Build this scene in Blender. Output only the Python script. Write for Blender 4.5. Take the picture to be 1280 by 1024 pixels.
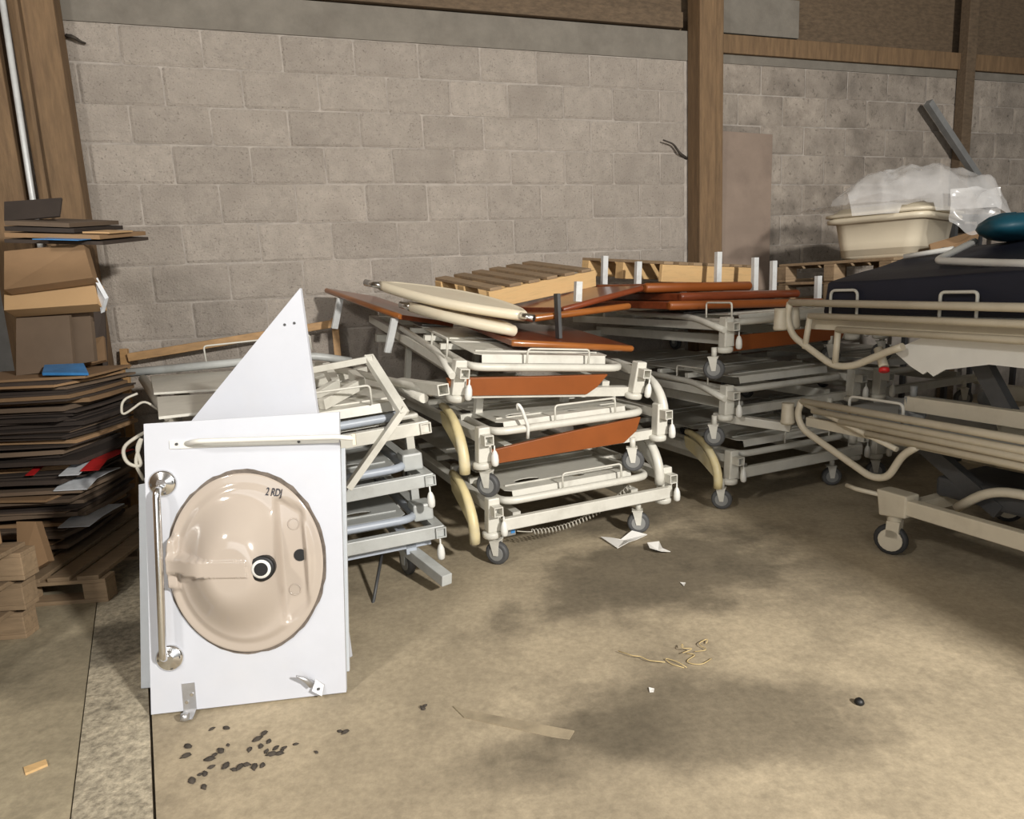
import bpy, bmesh, math, random
from mathutils import Vector, Matrix, noise
random.seed(7)
for o in list(bpy.data.objects): bpy.data.objects.remove(o, do_unlink=True)
sc = bpy.context.scene
col = sc.collection

# ------------------------------------------------------------------ camera
CAMH = 1.40; F = 850.0; PITCH = math.atan(154/850.0)
vx, vy = 225.0, 4690.0; vn = math.hypot(vx, vy); vx /= vn; vy /= vn
fw = Vector((0, math.cos(PITCH), -math.sin(PITCH)))
up0 = Vector((0, math.sin(PITCH), math.cos(PITCH))); rt0 = Vector((1, 0, 0))
RT = rt0*vy - up0*vx
DN = -up0*vy - rt0*vx
CAM = Vector((0, 0, CAMH))
cd = bpy.data.cameras.new('camera'); cd.sensor_fit = 'HORIZONTAL'; cd.sensor_width = 36
cd.lens = 36*F/1280; cd.clip_start = .05
cam = bpy.data.objects.new('camera', cd); col.objects.link(cam)
m = Matrix((RT, -DN, -fw)).transposed().to_4x4(); m.translation = CAM
cam.matrix_world = m
sc.camera = cam

# ------------------------------------------------------------------ light
sc.view_settings.view_transform = 'Standard'; sc.view_settings.look = 'None'
sc.view_settings.exposure = 0.15; sc.view_settings.gamma = 1.0; sc.view_settings.use_curve_mapping = False
w = bpy.data.worlds.new('daylight'); sc.world = w; w.use_nodes = True
w.node_tree.nodes['Background'].inputs[0].default_value = (.86, .93, 1.0, 1)
w.node_tree.nodes['Background'].inputs[1].default_value = .07
def area(name, loc, target, sx, sy, power, colr):
    l = bpy.data.lights.new(name, 'AREA'); l.shape = 'RECTANGLE'; l.size = sx; l.size_y = sy
    l.energy = power; l.color = colr
    o = bpy.data.objects.new(name, l); col.objects.link(o); o.location = loc
    o.rotation_euler = (Vector(target)-Vector(loc)).to_track_quat('-Z', 'Y').to_euler()
    return o
area('doorway_daylight', (-.4, -3.6, 2.0), (-.2, 4, 1.0), 4.6, 3.2, 105, (.95, .975, 1.0))
area('hall_lamp_right', (3.25, -2.0, 3.3), (.3, 4.2, 1.0), .30, .30, 470, (1, .965, .91))
area('hall_lamp_left', (-2.6, -1.2, 4.0), (.2, 4.0, .8), .5, .5, 95, (1, .965, .91))

# ------------------------------------------------------------------ frames of reference
U = Vector((.917, .398, 0)).normalized(); V = Vector((-U.y, U.x, 0)); UANG = math.atan2(U.y, U.x)
O2 = Vector((-.128, 3.291, 0))
def S(x, y, z): return O2 + U*x + V*y + Vector((0, 0, z))          # the bed stacks' own axes
def ray(x, y): return fw*F + RT*(x-640) + DN*(y-512)
def P(x, y, wy):
    d = ray(x, y); return CAM + d*(wy/d.y)
def PS(x, y, sy):
    d = ray(x, y); o = O2 + V*sy; return CAM + d*((o-CAM).dot(V)/d.dot(V))
def PZ(x, y, z=0):
    d = ray(x, y); return CAM + d*((z-CAMH)/d.z)
WN = Vector((-.313, .95, 0)).normalized(); WT = Vector((WN.y, -WN.x, 0)); WD = 5.35; WANG = math.atan2(WT.y, WT.x)
def W(t, z, off=0): return WN*(WD-off) + WT*t + Vector((0, 0, z))   # the block wall's axes
def PW(x, y, off=0):
    d = ray(x, y); return CAM + d*((WD-off-CAM.dot(WN))/d.dot(WN))

# ------------------------------------------------------------------ materials
MATS = {}
def mat(name, base, rough=.6, metal=0, var=.12, scale=8, bump=.0, bscale=40, dirt=None, dirtamt=.5, dirtscale=3, rnd=0, spec=.5, alpha=1, trans=0, stretch=None, coat=0, pits=0):
    mt = bpy.data.materials.new(name); mt.use_nodes = True
    nt = mt.node_tree; N = nt.nodes; L = nt.links; b = N['Principled BSDF']
    tc = N.new('ShaderNodeTexCoord'); mp = N.new('ShaderNodeMapping'); L.new(tc.outputs['Object'], mp.inputs[0])
    oi = N.new('ShaderNodeObjectInfo')
    ad = N.new('ShaderNodeVectorMath'); ad.operation = 'ADD'
    sc_ = N.new('ShaderNodeMath'); sc_.operation = 'MULTIPLY'; sc_.inputs[1].default_value = 37.0
    L.new(oi.outputs['Random'], sc_.inputs[0]); L.new(mp.outputs[0], ad.inputs[0]); L.new(sc_.outputs[0], ad.inputs[1])
    if stretch: mp.inputs['Scale'].default_value = stretch
    n1 = N.new('ShaderNodeTexNoise'); n1.inputs['Scale'].default_value = scale; n1.inputs['Detail'].default_value = 6; n1.inputs['Roughness'].default_value = .65
    L.new(ad.outputs[0], n1.inputs['Vector'])
    mr = N.new('ShaderNodeMapRange'); mr.inputs['From Min'].default_value = .3; mr.inputs['From Max'].default_value = .7
    mr.inputs['To Min'].default_value = 1-var; mr.inputs['To Max'].default_value = 1+var
    L.new(n1.outputs['Fac'], mr.inputs['Value'])
    mul = N.new('ShaderNodeVectorMath'); mul.operation = 'SCALE'; mul.inputs[0].default_value = base
    cur = mr.outputs[0]
    if rnd:
        r2 = N.new('ShaderNodeMapRange'); r2.inputs['To Min'].default_value = 1-rnd; r2.inputs['To Max'].default_value = 1+rnd
        L.new(oi.outputs['Random'], r2.inputs['Value'])
        mm = N.new('ShaderNodeMath'); mm.operation = 'MULTIPLY'; L.new(cur, mm.inputs[0]); L.new(r2.outputs[0], mm.inputs[1]); cur = mm.outputs[0]
    L.new(cur, mul.inputs['Scale'])
    outc = mul.outputs[0]
    if dirt:
        n2 = N.new('ShaderNodeTexNoise'); n2.inputs['Scale'].default_value = dirtscale; n2.inputs['Detail'].default_value = 8; n2.inputs['Roughness'].default_value = .7
        L.new(ad.outputs[0], n2.inputs['Vector'])
        m2 = N.new('ShaderNodeMapRange'); m2.inputs['From Min'].default_value = .5; m2.inputs['From Max'].default_value = .75; m2.inputs['To Max'].default_value = dirtamt
        L.new(n2.outputs['Fac'], m2.inputs['Value'])
        mx = N.new('ShaderNodeMix'); mx.data_type = 'RGBA'; L.new(m2.outputs[0], mx.inputs['Factor'])
        L.new(outc, mx.inputs['A']); mx.inputs['B'].default_value = (*dirt, 1); outc = mx.outputs['Result']
    if pits:
        n4 = N.new('ShaderNodeTexNoise'); n4.inputs['Scale'].default_value = pits; n4.inputs['Detail'].default_value = 4; n4.inputs['Roughness'].default_value = .6
        L.new(ad.outputs[0], n4.inputs['Vector'])
        m4 = N.new('ShaderNodeMapRange'); m4.inputs['From Min'].default_value = .58; m4.inputs['From Max'].default_value = .74; m4.inputs['To Min'].default_value = 1; m4.inputs['To Max'].default_value = .45
        L.new(n4.outputs['Fac'], m4.inputs['Value'])
        s4 = N.new('ShaderNodeVectorMath'); s4.operation = 'SCALE'; L.new(outc, s4.inputs[0]); L.new(m4.outputs[0], s4.inputs['Scale']); outc = s4.outputs[0]
    L.new(outc, b.inputs['Base Color'])
    b.inputs['Roughness'].default_value = rough; b.inputs['Metallic'].default_value = metal
    b.inputs['Specular IOR Level'].default_value = spec; b.inputs['Coat Weight'].default_value = coat
    b.inputs['Alpha'].default_value = alpha; b.inputs['Transmission Weight'].default_value = trans
    if bump:
        n3 = N.new('ShaderNodeTexNoise'); n3.inputs['Scale'].default_value = bscale; n3.inputs['Detail'].default_value = 5; n3.inputs['Roughness'].default_value = .7
        L.new(ad.outputs[0], n3.inputs['Vector'])
        bp = N.new('ShaderNodeBump'); bp.inputs['Strength'].default_value = bump; bp.inputs['Distance'].default_value = .02
        L.new(n3.outputs['Fac'], bp.inputs['Height']); L.new(bp.outputs[0], b.inputs['Normal'])
    MATS[name] = mt
    return mt
mat('block', (.455, .40, .345), .95, var=.13, scale=16, bump=.9, bscale=70, pits=75, dirt=(.28, .24, .205), dirtamt=.6, dirtscale=4, rnd=.09, spec=.15)
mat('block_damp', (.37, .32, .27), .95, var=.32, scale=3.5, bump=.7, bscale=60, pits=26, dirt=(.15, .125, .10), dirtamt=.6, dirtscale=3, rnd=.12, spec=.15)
mat('mortar', (.425, .38, .335), .95, var=.2, scale=9, bump=.5, bscale=70, dirt=(.17, .15, .13), dirtamt=.5, spec=.15)
mat('ring_concrete', (.21, .19, .16), .9, var=.15, scale=5, bump=.2, bscale=60, dirt=(.14, .12, .10), dirtamt=.5, spec=.2)
mat('bed_white', (.62, .60, .53), .38, var=.05, scale=9, dirt=(.34, .31, .25), dirtamt=.45, dirtscale=6, bump=.04, bscale=30)
mat('bed_grey', (.47, .48, .46), .4, var=.08, scale=8, dirt=(.24, .23, .20), dirtamt=.5, dirtscale=6)
mat('bed_blue_grey', (.42, .46, .52), .4, var=.1, scale=8, dirt=(.2, .2, .2), dirtamt=.4)
mat('bed_beige', (.60, .54, .42), .4, var=.05, scale=7, dirt=(.36, .30, .21), dirtamt=.4, dirtscale=5)
mat('dark_metal', (.06, .06, .06), .5, var=.2)
mat('steel_leg', (.62, .63, .62), .38, metal=.1, var=.12, dirt=(.25, .25, .24), dirtamt=.4, dirtscale=12)
mat('chrome', (.82, .82, .82), .2, metal=1, var=.04)
mat('galvanised', (.55, .55, .56), .38, metal=.8, var=.12, scale=20)
mat('lacquer_brown', (.19, .045, .016), .3, var=.25, scale=5, stretch=(1, 6, 6), coat=.3)
mat('lacquer_orange', (.30, .10, .022), .3, var=.22, scale=5, stretch=(1, 6, 6), coat=.3)
mat('panel_brown', (.25, .068, .013), .42, var=.12, scale=4)
mat('pallet_new', (.62, .41, .19), .75, var=.16, scale=6, stretch=(1, 9, 9), dirt=(.33, .17, .06), dirtamt=.45, dirtscale=6, bump=.15, rnd=.1)
mat('pallet_old', (.28, .195, .115), .85, var=.25, scale=6, stretch=(1, 9, 9), dirt=(.13, .09, .055), dirtamt=.5, bump=.2, rnd=.15)
mat('timber', (.19, .118, .06), .8, var=.28, scale=4, stretch=(9, 9, 1), dirt=(.12, .07, .04), dirtamt=.6, dirtscale=2.5, bump=.25, bscale=25)
mat('timber_dark', (.13, .09, .055), .85, var=.3, scale=5, stretch=(1, 9, 9), bump=.2)
mat('cardboard', (.27, .165, .085), .85, var=.1, scale=4, rnd=.3, dirt=(.16, .1, .05), dirtamt=.35)
mat('cardboard_light', (.55, .355, .18), .85, var=.06, scale=3)
mat('cardboard_dull', (.15, .105, .07), .88, var=.12, scale=4, rnd=.2)
mat('cardboard_dark', (.05, .036, .028), .8, var=.2, scale=5, rnd=.3)
mat('print_blue', (.05, .22, .5), .35, var=.3, scale=10)
mat('print_white', (.6, .62, .64), .4, var=.15, scale=20)
mat('print_red', (.45, .02, .02), .4, var=.2)
mat('laminate', (.56, .575, .62), .33, var=.025, scale=7, dirt=(.62, .60, .58), dirtamt=.25, dirtscale=4)
mat('laminate_dull', (.66, .70, .74), .4, var=.04, scale=7, dirt=(.5, .5, .5), dirtamt=.3)
mat('board_edge', (.20, .12, .06), .9, var=.3, scale=40)
mat('basin_beige', (.45, .385, .325), .12, var=.02, scale=3, coat=.4)
mat('sealant', (.16, .13, .105), .7, var=.4, scale=30)
mat('white_plastic', (.74, .73, .68), .35, var=.04)
mat('yellow_plastic', (.62, .52, .28), .4, var=.15, scale=5, dirt=(.62, .60, .52), dirtamt=.6, dirtscale=4)
mat('cream_plastic', (.74, .66, .50), .35, var=.06, scale=3, dirt=(.5, .34, .22), dirtamt=.4, dirtscale=3)
mat('tub_cream', (.62, .55, .42), .4, var=.05, scale=3)
mat('rubber', (.035, .035, .035), .65, var=.2)
mat('pine', (.40, .235, .10), .6, var=.2, scale=5, stretch=(1, 6, 6))
mat('wheel_dark', (.075, .075, .075), .6, var=.2)
mat('wheel_grey', (.22, .22, .21), .5, var=.1)
mat('black', (.008, .008, .008), .5, var=.1)
mat('navy', (.008, .010, .022), .55, var=.15, scale=4, bump=.08, bscale=12)
mat('teal', (.006, .07, .105), .5, var=.15)
mat('film', (.80, .79, .78), .2, var=.1, alpha=.34)
mat('paper', (.78, .76, .72), .7, var=.04)
mat('red_plastic', (.55, .02, .02), .35)
mat('debris', (.055, .045, .035), .95, var=.4, scale=30)
mat('straw', (.55, .42, .2), .8)
mat('fibreboard', (.27, .205, .16), .8, var=.1, scale=4, dirt=(.14, .1, .08), dirtamt=.4, dirtscale=3)
mat('sheet_grey', (.22, .22, .215), .6, var=.15)
mat('rope', (.5, .47, .4), .8)
mat('ink', (.02, .02, .03), .6)

# ------------------------------------------------------------------ mesh helpers
class MB:
    def __init__(s): s.v = []; s.f = []; s.sm = []
    def add(s, vs, fs, smooth=False):
        k = len(s.v); s.v += [Vector(p) for p in vs]
        for f in fs: s.f.append([i+k for i in f]); s.sm.append(smooth)
        return s
    def hexa(s, p):                                   # 8 corners: bottom ring, top ring
        return s.add(p, [(3,2,1,0),(4,5,6,7),(0,1,5,4),(1,2,6,5),(2,3,7,6),(3,0,4,7)])
    def box(s, x0, x1, y0, y1, z0, z1):
        return s.hexa([(x0,y0,z0),(x1,y0,z0),(x1,y1,z0),(x0,y1,z0),(x0,y0,z1),(x1,y0,z1),(x1,y1,z1),(x0,y1,z1)])
    def bar(s, a, b, w_, h_, up=(0,0,1), hollow=0, t=.004):
        a = Vector(a); b = Vector(b); d = (b-a).normalized(); up = Vector(up)
        x = d.cross(up)
        if x.length < 1e-4: x = d.cross(Vector((0,1,0)))
        x.normalize(); z = x.cross(d)
        def ring(p, ww, hh): return [p-x*ww/2-z*hh/2, p+x*ww/2-z*hh/2, p+x*ww/2+z*hh/2, p-x*ww/2+z*hh/2]
        if not hollow:
            A = ring(a, w_, h_); B = ring(b, w_, h_)
            return s.add(A+B, [(0,1,2,3),(7,6,5,4),(1,0,4,5),(2,1,5,6),(3,2,6,7),(0,3,7,4)])
        A = ring(a, w_, h_); B = ring(b, w_, h_); t = max(t, .005)
        A2 = ring(a, w_-2*t, h_-2*t); A3 = ring(a+d*hollow, w_-2*t, h_-2*t)
        fs = [(7,6,5,4)] + [((i+1)%4, i, i+4, (i+1)%4+4) for i in range(4)]
        fs += [(i, (i+1)%4, (i+1)%4+8, i+8) for i in range(4)] + [(8+i, 8+(i+1)%4, 12+(i+1)%4, 12+i) for i in range(4)] + [(12,13,14,15)]
        return s.add(A+B+A2+A3, fs)
    def tube(s, pts, r, n=9, closed=False, cap=True):
        pts = [Vector(p) for p in pts]; N_ = len(pts)
        rs = r if isinstance(r, (list, tuple)) else [r]*N_
        tang = []
        for i in range(N_):
            a = pts[(i-1) % N_] if (closed or i) else pts[i]; b = pts[(i+1) % N_] if (closed or i < N_-1) else pts[i]
            tang.append((b-a).normalized())
        t0 = tang[0]; nrm = t0.orthogonal().normalized(); vs = []
        for i in range(N_):
            t = tang[i]; nrm = (nrm - t*nrm.dot(t)).normalized(); bn = t.cross(nrm)
            for k in range(n):
                a = 2*math.pi*k/n; vs.append(pts[i] + (nrm*math.cos(a)+bn*math.sin(a))*rs[i])
        fs = []
        for i in range(N_ if closed else N_-1):
            j = (i+1) % N_
            for k in range(n): fs.append((i*n+k, i*n+(k+1)%n, j*n+(k+1)%n, j*n+k))
        s.add(vs, fs, True)
        if not closed and cap:
            k0 = len(s.v)-len(vs)
            s.f.append([k0+i for i in range(n)][::-1]); s.sm.append(False)
            s.f.append([k0+(N_-1)*n+i for i in range(n)]); s.sm.append(False)
        return s
    def lathe(s, prof, o=(0,0,0), ax=(0,0,1), n=14):
        ax = Vector(ax).normalized(); a = ax.orthogonal().normalized(); b = ax.cross(a); o = Vector(o); vs = []
        for r, h in prof:
            for k in range(n):
                th = 2*math.pi*k/n; vs.append(o + ax*h + (a*math.cos(th)+b*math.sin(th))*max(r, 1e-4))
        fs = [(i*n+k, i*n+(k+1)%n, (i+1)*n+(k+1)%n, (i+1)*n+k) for i in range(len(prof)-1) for k in range(n)]
        s.add(vs, fs, True)
        k0 = len(s.v)-len(vs); e = k0+(len(prof)-1)*n
        s.f.append([k0+i for i in range(n)][::-1]); s.sm.append(False); s.f.append([e+i for i in range(n)]); s.sm.append(False)
        return s
    def prism(s, poly, d):                            # planar 3-D polygon pushed along d
        n = len(poly); poly = [Vector(p) for p in poly]; d = Vector(d)
        return s.add(poly+[p+d for p in poly], [tuple(range(n))[::-1], tuple(range(n, 2*n))] + [(i, (i+1)%n, (i+1)%n+n, i+n) for i in range(n)])
    def slab(s, q, t):                                # quad with thickness below its own normal
        q = [Vector(p) for p in q]; nn = (q[1]-q[0]).cross(q[3]-q[0]).normalized()
        return s.hexa([p-nn*t for p in q]+q)
    def build(s, name, m_, parent=None, bevel=0, base=False, kind=None):
        me = bpy.data.meshes.new(name); off = Vector()
        if base and s.v:
            xs = [p.x for p in s.v]; ys = [p.y for p in s.v]
            off = Vector(((min(xs)+max(xs))/2, (min(ys)+max(ys))/2, min(p.z for p in s.v)))
        me.from_pydata([p-off for p in s.v], [], s.f)
        me.polygons.foreach_set('use_smooth', s.sm)
        bm = bmesh.new(); bm.from_mesh(me); bmesh.ops.recalc_face_normals(bm, faces=bm.faces); bm.to_mesh(me); bm.free()
        me.materials.append(MATS[m_])
        o = bpy.data.objects.new(name, me); col.objects.link(o); o.location = off
        if parent: o.parent = parent
        if bevel:
            b = o.modifiers.new('bevel', 'BEVEL'); b.width = bevel; b.segments = 2; b.limit_method = 'ANGLE'; b.angle_limit = .9
        if kind: o['kind'] = kind
        return o
def bend(pts, r, n=5):                                # round the corners of a polyline
    pts = [Vector(p) for p in pts]; out = [pts[0]]
    for i in range(1, len(pts)-1):
        a, b, c = pts[i-1], pts[i], pts[i+1]
        d1 = (a-b); d2 = (c-b); rr = min(r, d1.length*.49, d2.length*.49)
        p = b+d1.normalized()*rr; q = b+d2.normalized()*rr
        for k in range(n+1):
            t = k/n; out.append(p*(1-t)**2 + b*2*t*(1-t) + q*t*t)
    return out+[pts[-1]]
def tag(o, label, cat, group=None):
    o['label'] = label; o['category'] = cat
    if group: o['group'] = group
    return o
def thing(name, label, cat, loc=(0,0,0), rz=0, group=None, rx=0, ry=0):
    o = bpy.data.objects.new(name, None); col.objects.link(o); o.empty_display_size = .1
    o.location = loc; o.rotation_euler = (rx, ry, rz)
    return tag(o, label, cat, group)
def inst(src, name, parent, mw=None, loc=None, scale=None, rot=None):
    o = src.copy(); o.name = name; col.objects.link(o); o.parent = parent
    if loc is not None: o.location = loc
    if scale: o.scale = scale
    if rot: o.rotation_euler = rot
    return o

# ------------------------------------------------------------------ floor
def floor_mat(name, base, stains_and_shade, rough_strip=False):
    mt = mat(name, base, .8, var=.2, scale=2.2, bump=.25 if rough_strip else .12, bscale=45 if rough_strip else 60,
             dirt=tuple(c*.5 for c in base), dirtamt=.75, dirtscale=2.6 if not rough_strip else 7, spec=.3)
    nt = mt.node_tree; N = nt.nodes; L = nt.links; b = N['Principled BSDF']
    tc = N.new('ShaderNodeTexCoord')
    # fine pale and dark flecks of worn concrete
    nf = N.new('ShaderNodeTexNoise'); nf.inputs['Scale'].default_value = 34; nf.inputs['Detail'].default_value = 9; nf.inputs['Roughness'].default_value = .75
    L.new(tc.outputs['Object'], nf.inputs['Vector'])
    mr = N.new('ShaderNodeMapRange'); mr.inputs['From Min'].default_value = .36; mr.inputs['From Max'].default_value = .66
    mr.inputs['To Min'].default_value = .82 if not rough_strip else .5; mr.inputs['To Max'].default_value = 1.14 if not rough_strip else 1.45
    L.new(nf.outputs['Fac'], mr.inputs['Value'])
    src = b.inputs['Base Color'].links[0].from_socket
    sc1 = N.new('ShaderNodeVectorMath'); sc1.operation = 'SCALE'; L.new(src, sc1.inputs[0]); L.new(mr.outputs[0], sc1.inputs['Scale'])
    cur = sc1.outputs[0]
    nz = N.new('ShaderNodeTexNoise'); nz.inputs['Scale'].default_value = 3.2; nz.inputs['Detail'].default_value = 6; nz.inputs['Roughness'].default_value = .6
    L.new(tc.outputs['Object'], nz.inputs['Vector'])
    for (cx, cy, rx, ry, ang, dark) in stains_and_shade:
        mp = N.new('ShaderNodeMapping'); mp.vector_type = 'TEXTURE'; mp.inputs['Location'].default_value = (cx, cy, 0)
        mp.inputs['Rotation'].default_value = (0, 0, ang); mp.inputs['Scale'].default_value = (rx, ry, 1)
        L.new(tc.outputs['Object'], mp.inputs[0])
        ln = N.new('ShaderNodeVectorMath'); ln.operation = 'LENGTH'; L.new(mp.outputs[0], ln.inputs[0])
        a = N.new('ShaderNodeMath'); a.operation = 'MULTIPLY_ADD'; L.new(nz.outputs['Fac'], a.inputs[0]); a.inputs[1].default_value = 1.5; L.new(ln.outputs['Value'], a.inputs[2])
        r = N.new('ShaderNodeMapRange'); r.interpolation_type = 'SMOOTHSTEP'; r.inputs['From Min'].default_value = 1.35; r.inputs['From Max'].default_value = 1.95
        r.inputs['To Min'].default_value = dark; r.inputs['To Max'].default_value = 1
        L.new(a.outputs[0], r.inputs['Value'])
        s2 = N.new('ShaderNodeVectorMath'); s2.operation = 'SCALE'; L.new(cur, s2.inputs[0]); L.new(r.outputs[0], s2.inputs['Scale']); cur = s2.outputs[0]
    L.new(cur, b.inputs['Base Color'])
    return mt
st = []
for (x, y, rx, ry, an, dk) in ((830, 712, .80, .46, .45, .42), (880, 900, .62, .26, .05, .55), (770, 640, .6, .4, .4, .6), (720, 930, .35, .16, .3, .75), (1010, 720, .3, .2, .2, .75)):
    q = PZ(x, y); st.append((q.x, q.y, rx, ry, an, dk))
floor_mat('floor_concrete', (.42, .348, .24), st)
q = PZ(90, 830)
floor_mat('floor_strip', (.44, .385, .285), [(PZ(150, 800).x, PZ(150, 800).y, .25, .22, .2, .45)], True)
floor_mat('floor_left', (.37, .315, .215), [(q.x, q.y, .35, .3, 0, .7)])  # dark patch paints in the shadow cast on the left floor
mb = MB(); mb.box(-7, 9, -5, 9, -.12, -.025)
floor = mb.build('floor', 'ring_concrete', kind='structure'); floor['label'] = 'worn concrete floor of the hall'
jd = Vector((-.475, .88, 0)).normalized(); jn = Vector((-jd.y, jd.x, 0)); j0 = Vector((-1.106, 1.778, 0))
def fp(a, b): return j0 + jd*a + jn*b          # along the joint, to its left
def slab_piece(pts, m_):
    mb = MB(); mb.prism([Vector((p.x, p.y, -.03)) for p in pts], (0, 0, .03)); return mb.build('slab', m_, floor)
slab_piece([fp(-6.5, -.004), fp(-6.5, -9.5), fp(8, -9.5), fp(8, -.004)], 'floor_concrete')
slab_piece([fp(-6.5, .205), fp(-6.5, .004), fp(6, .004), fp(6, .205)], 'floor_strip')
slab_piece([fp(-6.5, 3.6), fp(-6.5, .209), fp(6, .209), fp(6, 3.6)], 'floor_left')

# ------------------------------------------------------------------ block wall
def wall_piece(name, t0, t1, z1, m_, label):
    mb = MB(); mb.hexa([W(t0, 0, -.0), W(t1, 0, 0), W(t1, 0, -.2), W(t0, 0, -.2), W(t0, z1, 0), W(t1, z1, 0), W(t1, z1, -.2), W(t0, z1, -.2)])
    o = mb.build(name, m_, kind='structure'); o['label'] = label; return o
wall = wall_piece('wall_back', -3.6, 9.6, 3.2, 'mortar', 'grey concrete block wall behind the bed stacks')
BW, BH = .478, .246
def block_mesh(seed, m_):
    rnd = random.Random(seed); vs = []; fs = []
    cu = (0, .035, .965, 1); cv = (0, .07, .93, 1); n = 4; rows = 4
    for j in range(rows):                         # front grid with rounded worn rim
        for i in range(n):
            x = (cu[i]-.5)*BW; z = (cv[j]-.5)*BH
            edge = i in (0, n-1) or j in (0, rows-1)
            corner = i in (0, n-1) and j in (0, rows-1)
            x *= 1-rnd.uniform(.0, .02) - (.015 if corner else 0); z *= 1-rnd.uniform(0, .03) - (.03 if corner else 0)
            y = -.001-rnd.uniform(0, .004) if edge else -.007-rnd.uniform(0, .004)
            vs.append((x, y, z))
    for j in range(rows-1):
        for i in range(n-1): fs.append((j*n+i, j*n+i+1, (j+1)*n+i+1, (j+1)*n+i))
    rim = [0, 1, 2, 3, 7, 11, 15, 14, 13, 12, 8, 4]
    k = len(vs); vs += [(vs[i][0]*1.01, .02, vs[i][2]*1.01) for i in rim]
    fs += [(rim[(i+1) % len(rim)], rim[i], k+i, k+(i+1) % len(rim)) for i in range(len(rim))]
    mb = MB(); mb.add(vs, fs); return mb.build('block', m_)
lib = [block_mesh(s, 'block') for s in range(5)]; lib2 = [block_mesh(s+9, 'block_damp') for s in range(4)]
rowz = [3.2, 2.955, 2.702, 2.455, 2.197, 1.925, 1.655, 1.395, 1.14, .88, .62]
odd = [-1.33, -.82, -.32, .19, .69, 1.16, 1.64, 2.10, 2.56, 3.0, 3.44]
even = [-1.33, -1.09, -.59, -.09, .42, .91, 1.39, 1.85, 2.32, 2.76, 3.2, 3.44]
first = {}
def put_block(kind, t0, t1, zt, zb, m_):
    src = random.choice(kind); key = src.name
    wd = t1-t0-.006; ht = zt-zb-.005
    jit = random.uniform(-.004, .004)
    if src not in first: o = src; first[src] = 1; o.parent = wall
    else: o = inst(src, 'block', wall)
    o.location = W((t0+t1)/2, (zt+zb)/2+jit, 0); o.rotation_euler = (0, random.uniform(-.006, .006), WANG)
    o.scale = (wd/BW, 1, ht/BH)
for r in range(len(rowz)-1):
    j = odd if r % 2 == 0 else even
    for i in range(len(j)-1): put_block(lib, j[i], j[i+1], rowz[r], rowz[r+1], 'block')
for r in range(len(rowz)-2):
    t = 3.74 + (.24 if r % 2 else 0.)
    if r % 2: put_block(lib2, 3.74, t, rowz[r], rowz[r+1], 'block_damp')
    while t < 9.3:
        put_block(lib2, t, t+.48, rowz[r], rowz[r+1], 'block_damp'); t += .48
mb = MB(); mb.hexa([W(-3.6, 3.2, .012), W(9.6, 3.2, .012), W(9.6, 3.2, -.2), W(-3.6, 3.2, -.2), W(-3.6, 3.43, .012), W(9.6, 3.43, .012), W(9.6, 3.43, -.2), W(-3.6, 3.43, -.2)])
mb.build('ring_beam', 'ring_concrete', wall)
# sheeting and shadowed space above the wall
mb = MB(); mb.hexa([W(-3.6, 3.43, -.1), W(9.6, 3.43, -.1), W(9.6, 3.43, -.2), W(-3.6, 3.43, -.2), W(-3.6, 5.2, -.1), W(9.6, 5.2, -.1), W(9.6, 5.2, -.2), W(-3.6, 5.2, -.2)])
mb.build('upper_sheeting', 'timber_dark', wall)
def wbox(name, t0, t1, z0, z1, d0, d1, m_, parent=None, bevel=.006, base=True):
    mb = MB(); mb.hexa([W(t0, z0, d1), W(t1, z0, d1), W(t1, z0, d0), W(t0, z0, d0), W(t0, z1, d1), W(t1, z1, d1), W(t1, z1, d0), W(t0, z1, d0)])
    return mb.build(name, m_, parent, bevel=bevel, base=base and parent is None)
o = wbox('trim_1', -3.6, 3.4, 3.44, 3.56, -.09, .05, 'timber_dark'); o['kind'] = 'structure'; o['label'] = 'dark timber wall plate above the concrete ring beam'
o = wbox('trim_2', 3.76, 9.5, 3.27, 3.42, .013, .05, 'timber'); o['kind'] = 'structure'; o['label'] = 'nailed timber batten along the top of the damp wall'
o = wbox('trim_3', 3.76, 4.6, 3.44, 3.75, -.09, .02, 'ring_concrete'); o['kind'] = 'structure'; o['label'] = 'pale packing piece above the timber batten'
# hall shell out of view, and a light blocker
def shell(name, a, b, z0, z1, th, m_, label):
    a = Vector(a); b = Vector(b); n = Vector((-(b-a).y, (b-a).x, 0)).normalized()*th
    mb = MB(); mb.hexa([a+Vector((0,0,z0)), b+Vector((0,0,z0)), b+n+Vector((0,0,z0)), a+n+Vector((0,0,z0)), a+Vector((0,0,z1)), b+Vector((0,0,z1)), b+n+Vector((0,0,z1)), a+n+Vector((0,0,z1))])
    o = mb.build(name, m_, kind='structure'); o['label'] = label
c0 = W(-3.0, 0, 0); c1 = c0 - WN*9.5
shell('wall_left', (c1.x, c1.y, 0), (c0.x, c0.y, 0), 0, 5.2, .12, 'timber_dark', 'dark boarded side wall of the hall')
shell('light_blocker_right', (2.46, .20, 0), (6.5, .20, 0), 0, 2.55, .2, 'ring_concrete', 'added unseen concrete wall stub blocking the right lamp')  # unseen wall added, edge and height set to shade the right side
mb = MB(); mb.box(-7, 9, -4.2, 9, 5.2, 5.3); o = mb.build('ceiling', 'ring_concrete', kind='structure'); o['label'] = 'fibre cement roof of the hall'

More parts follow.
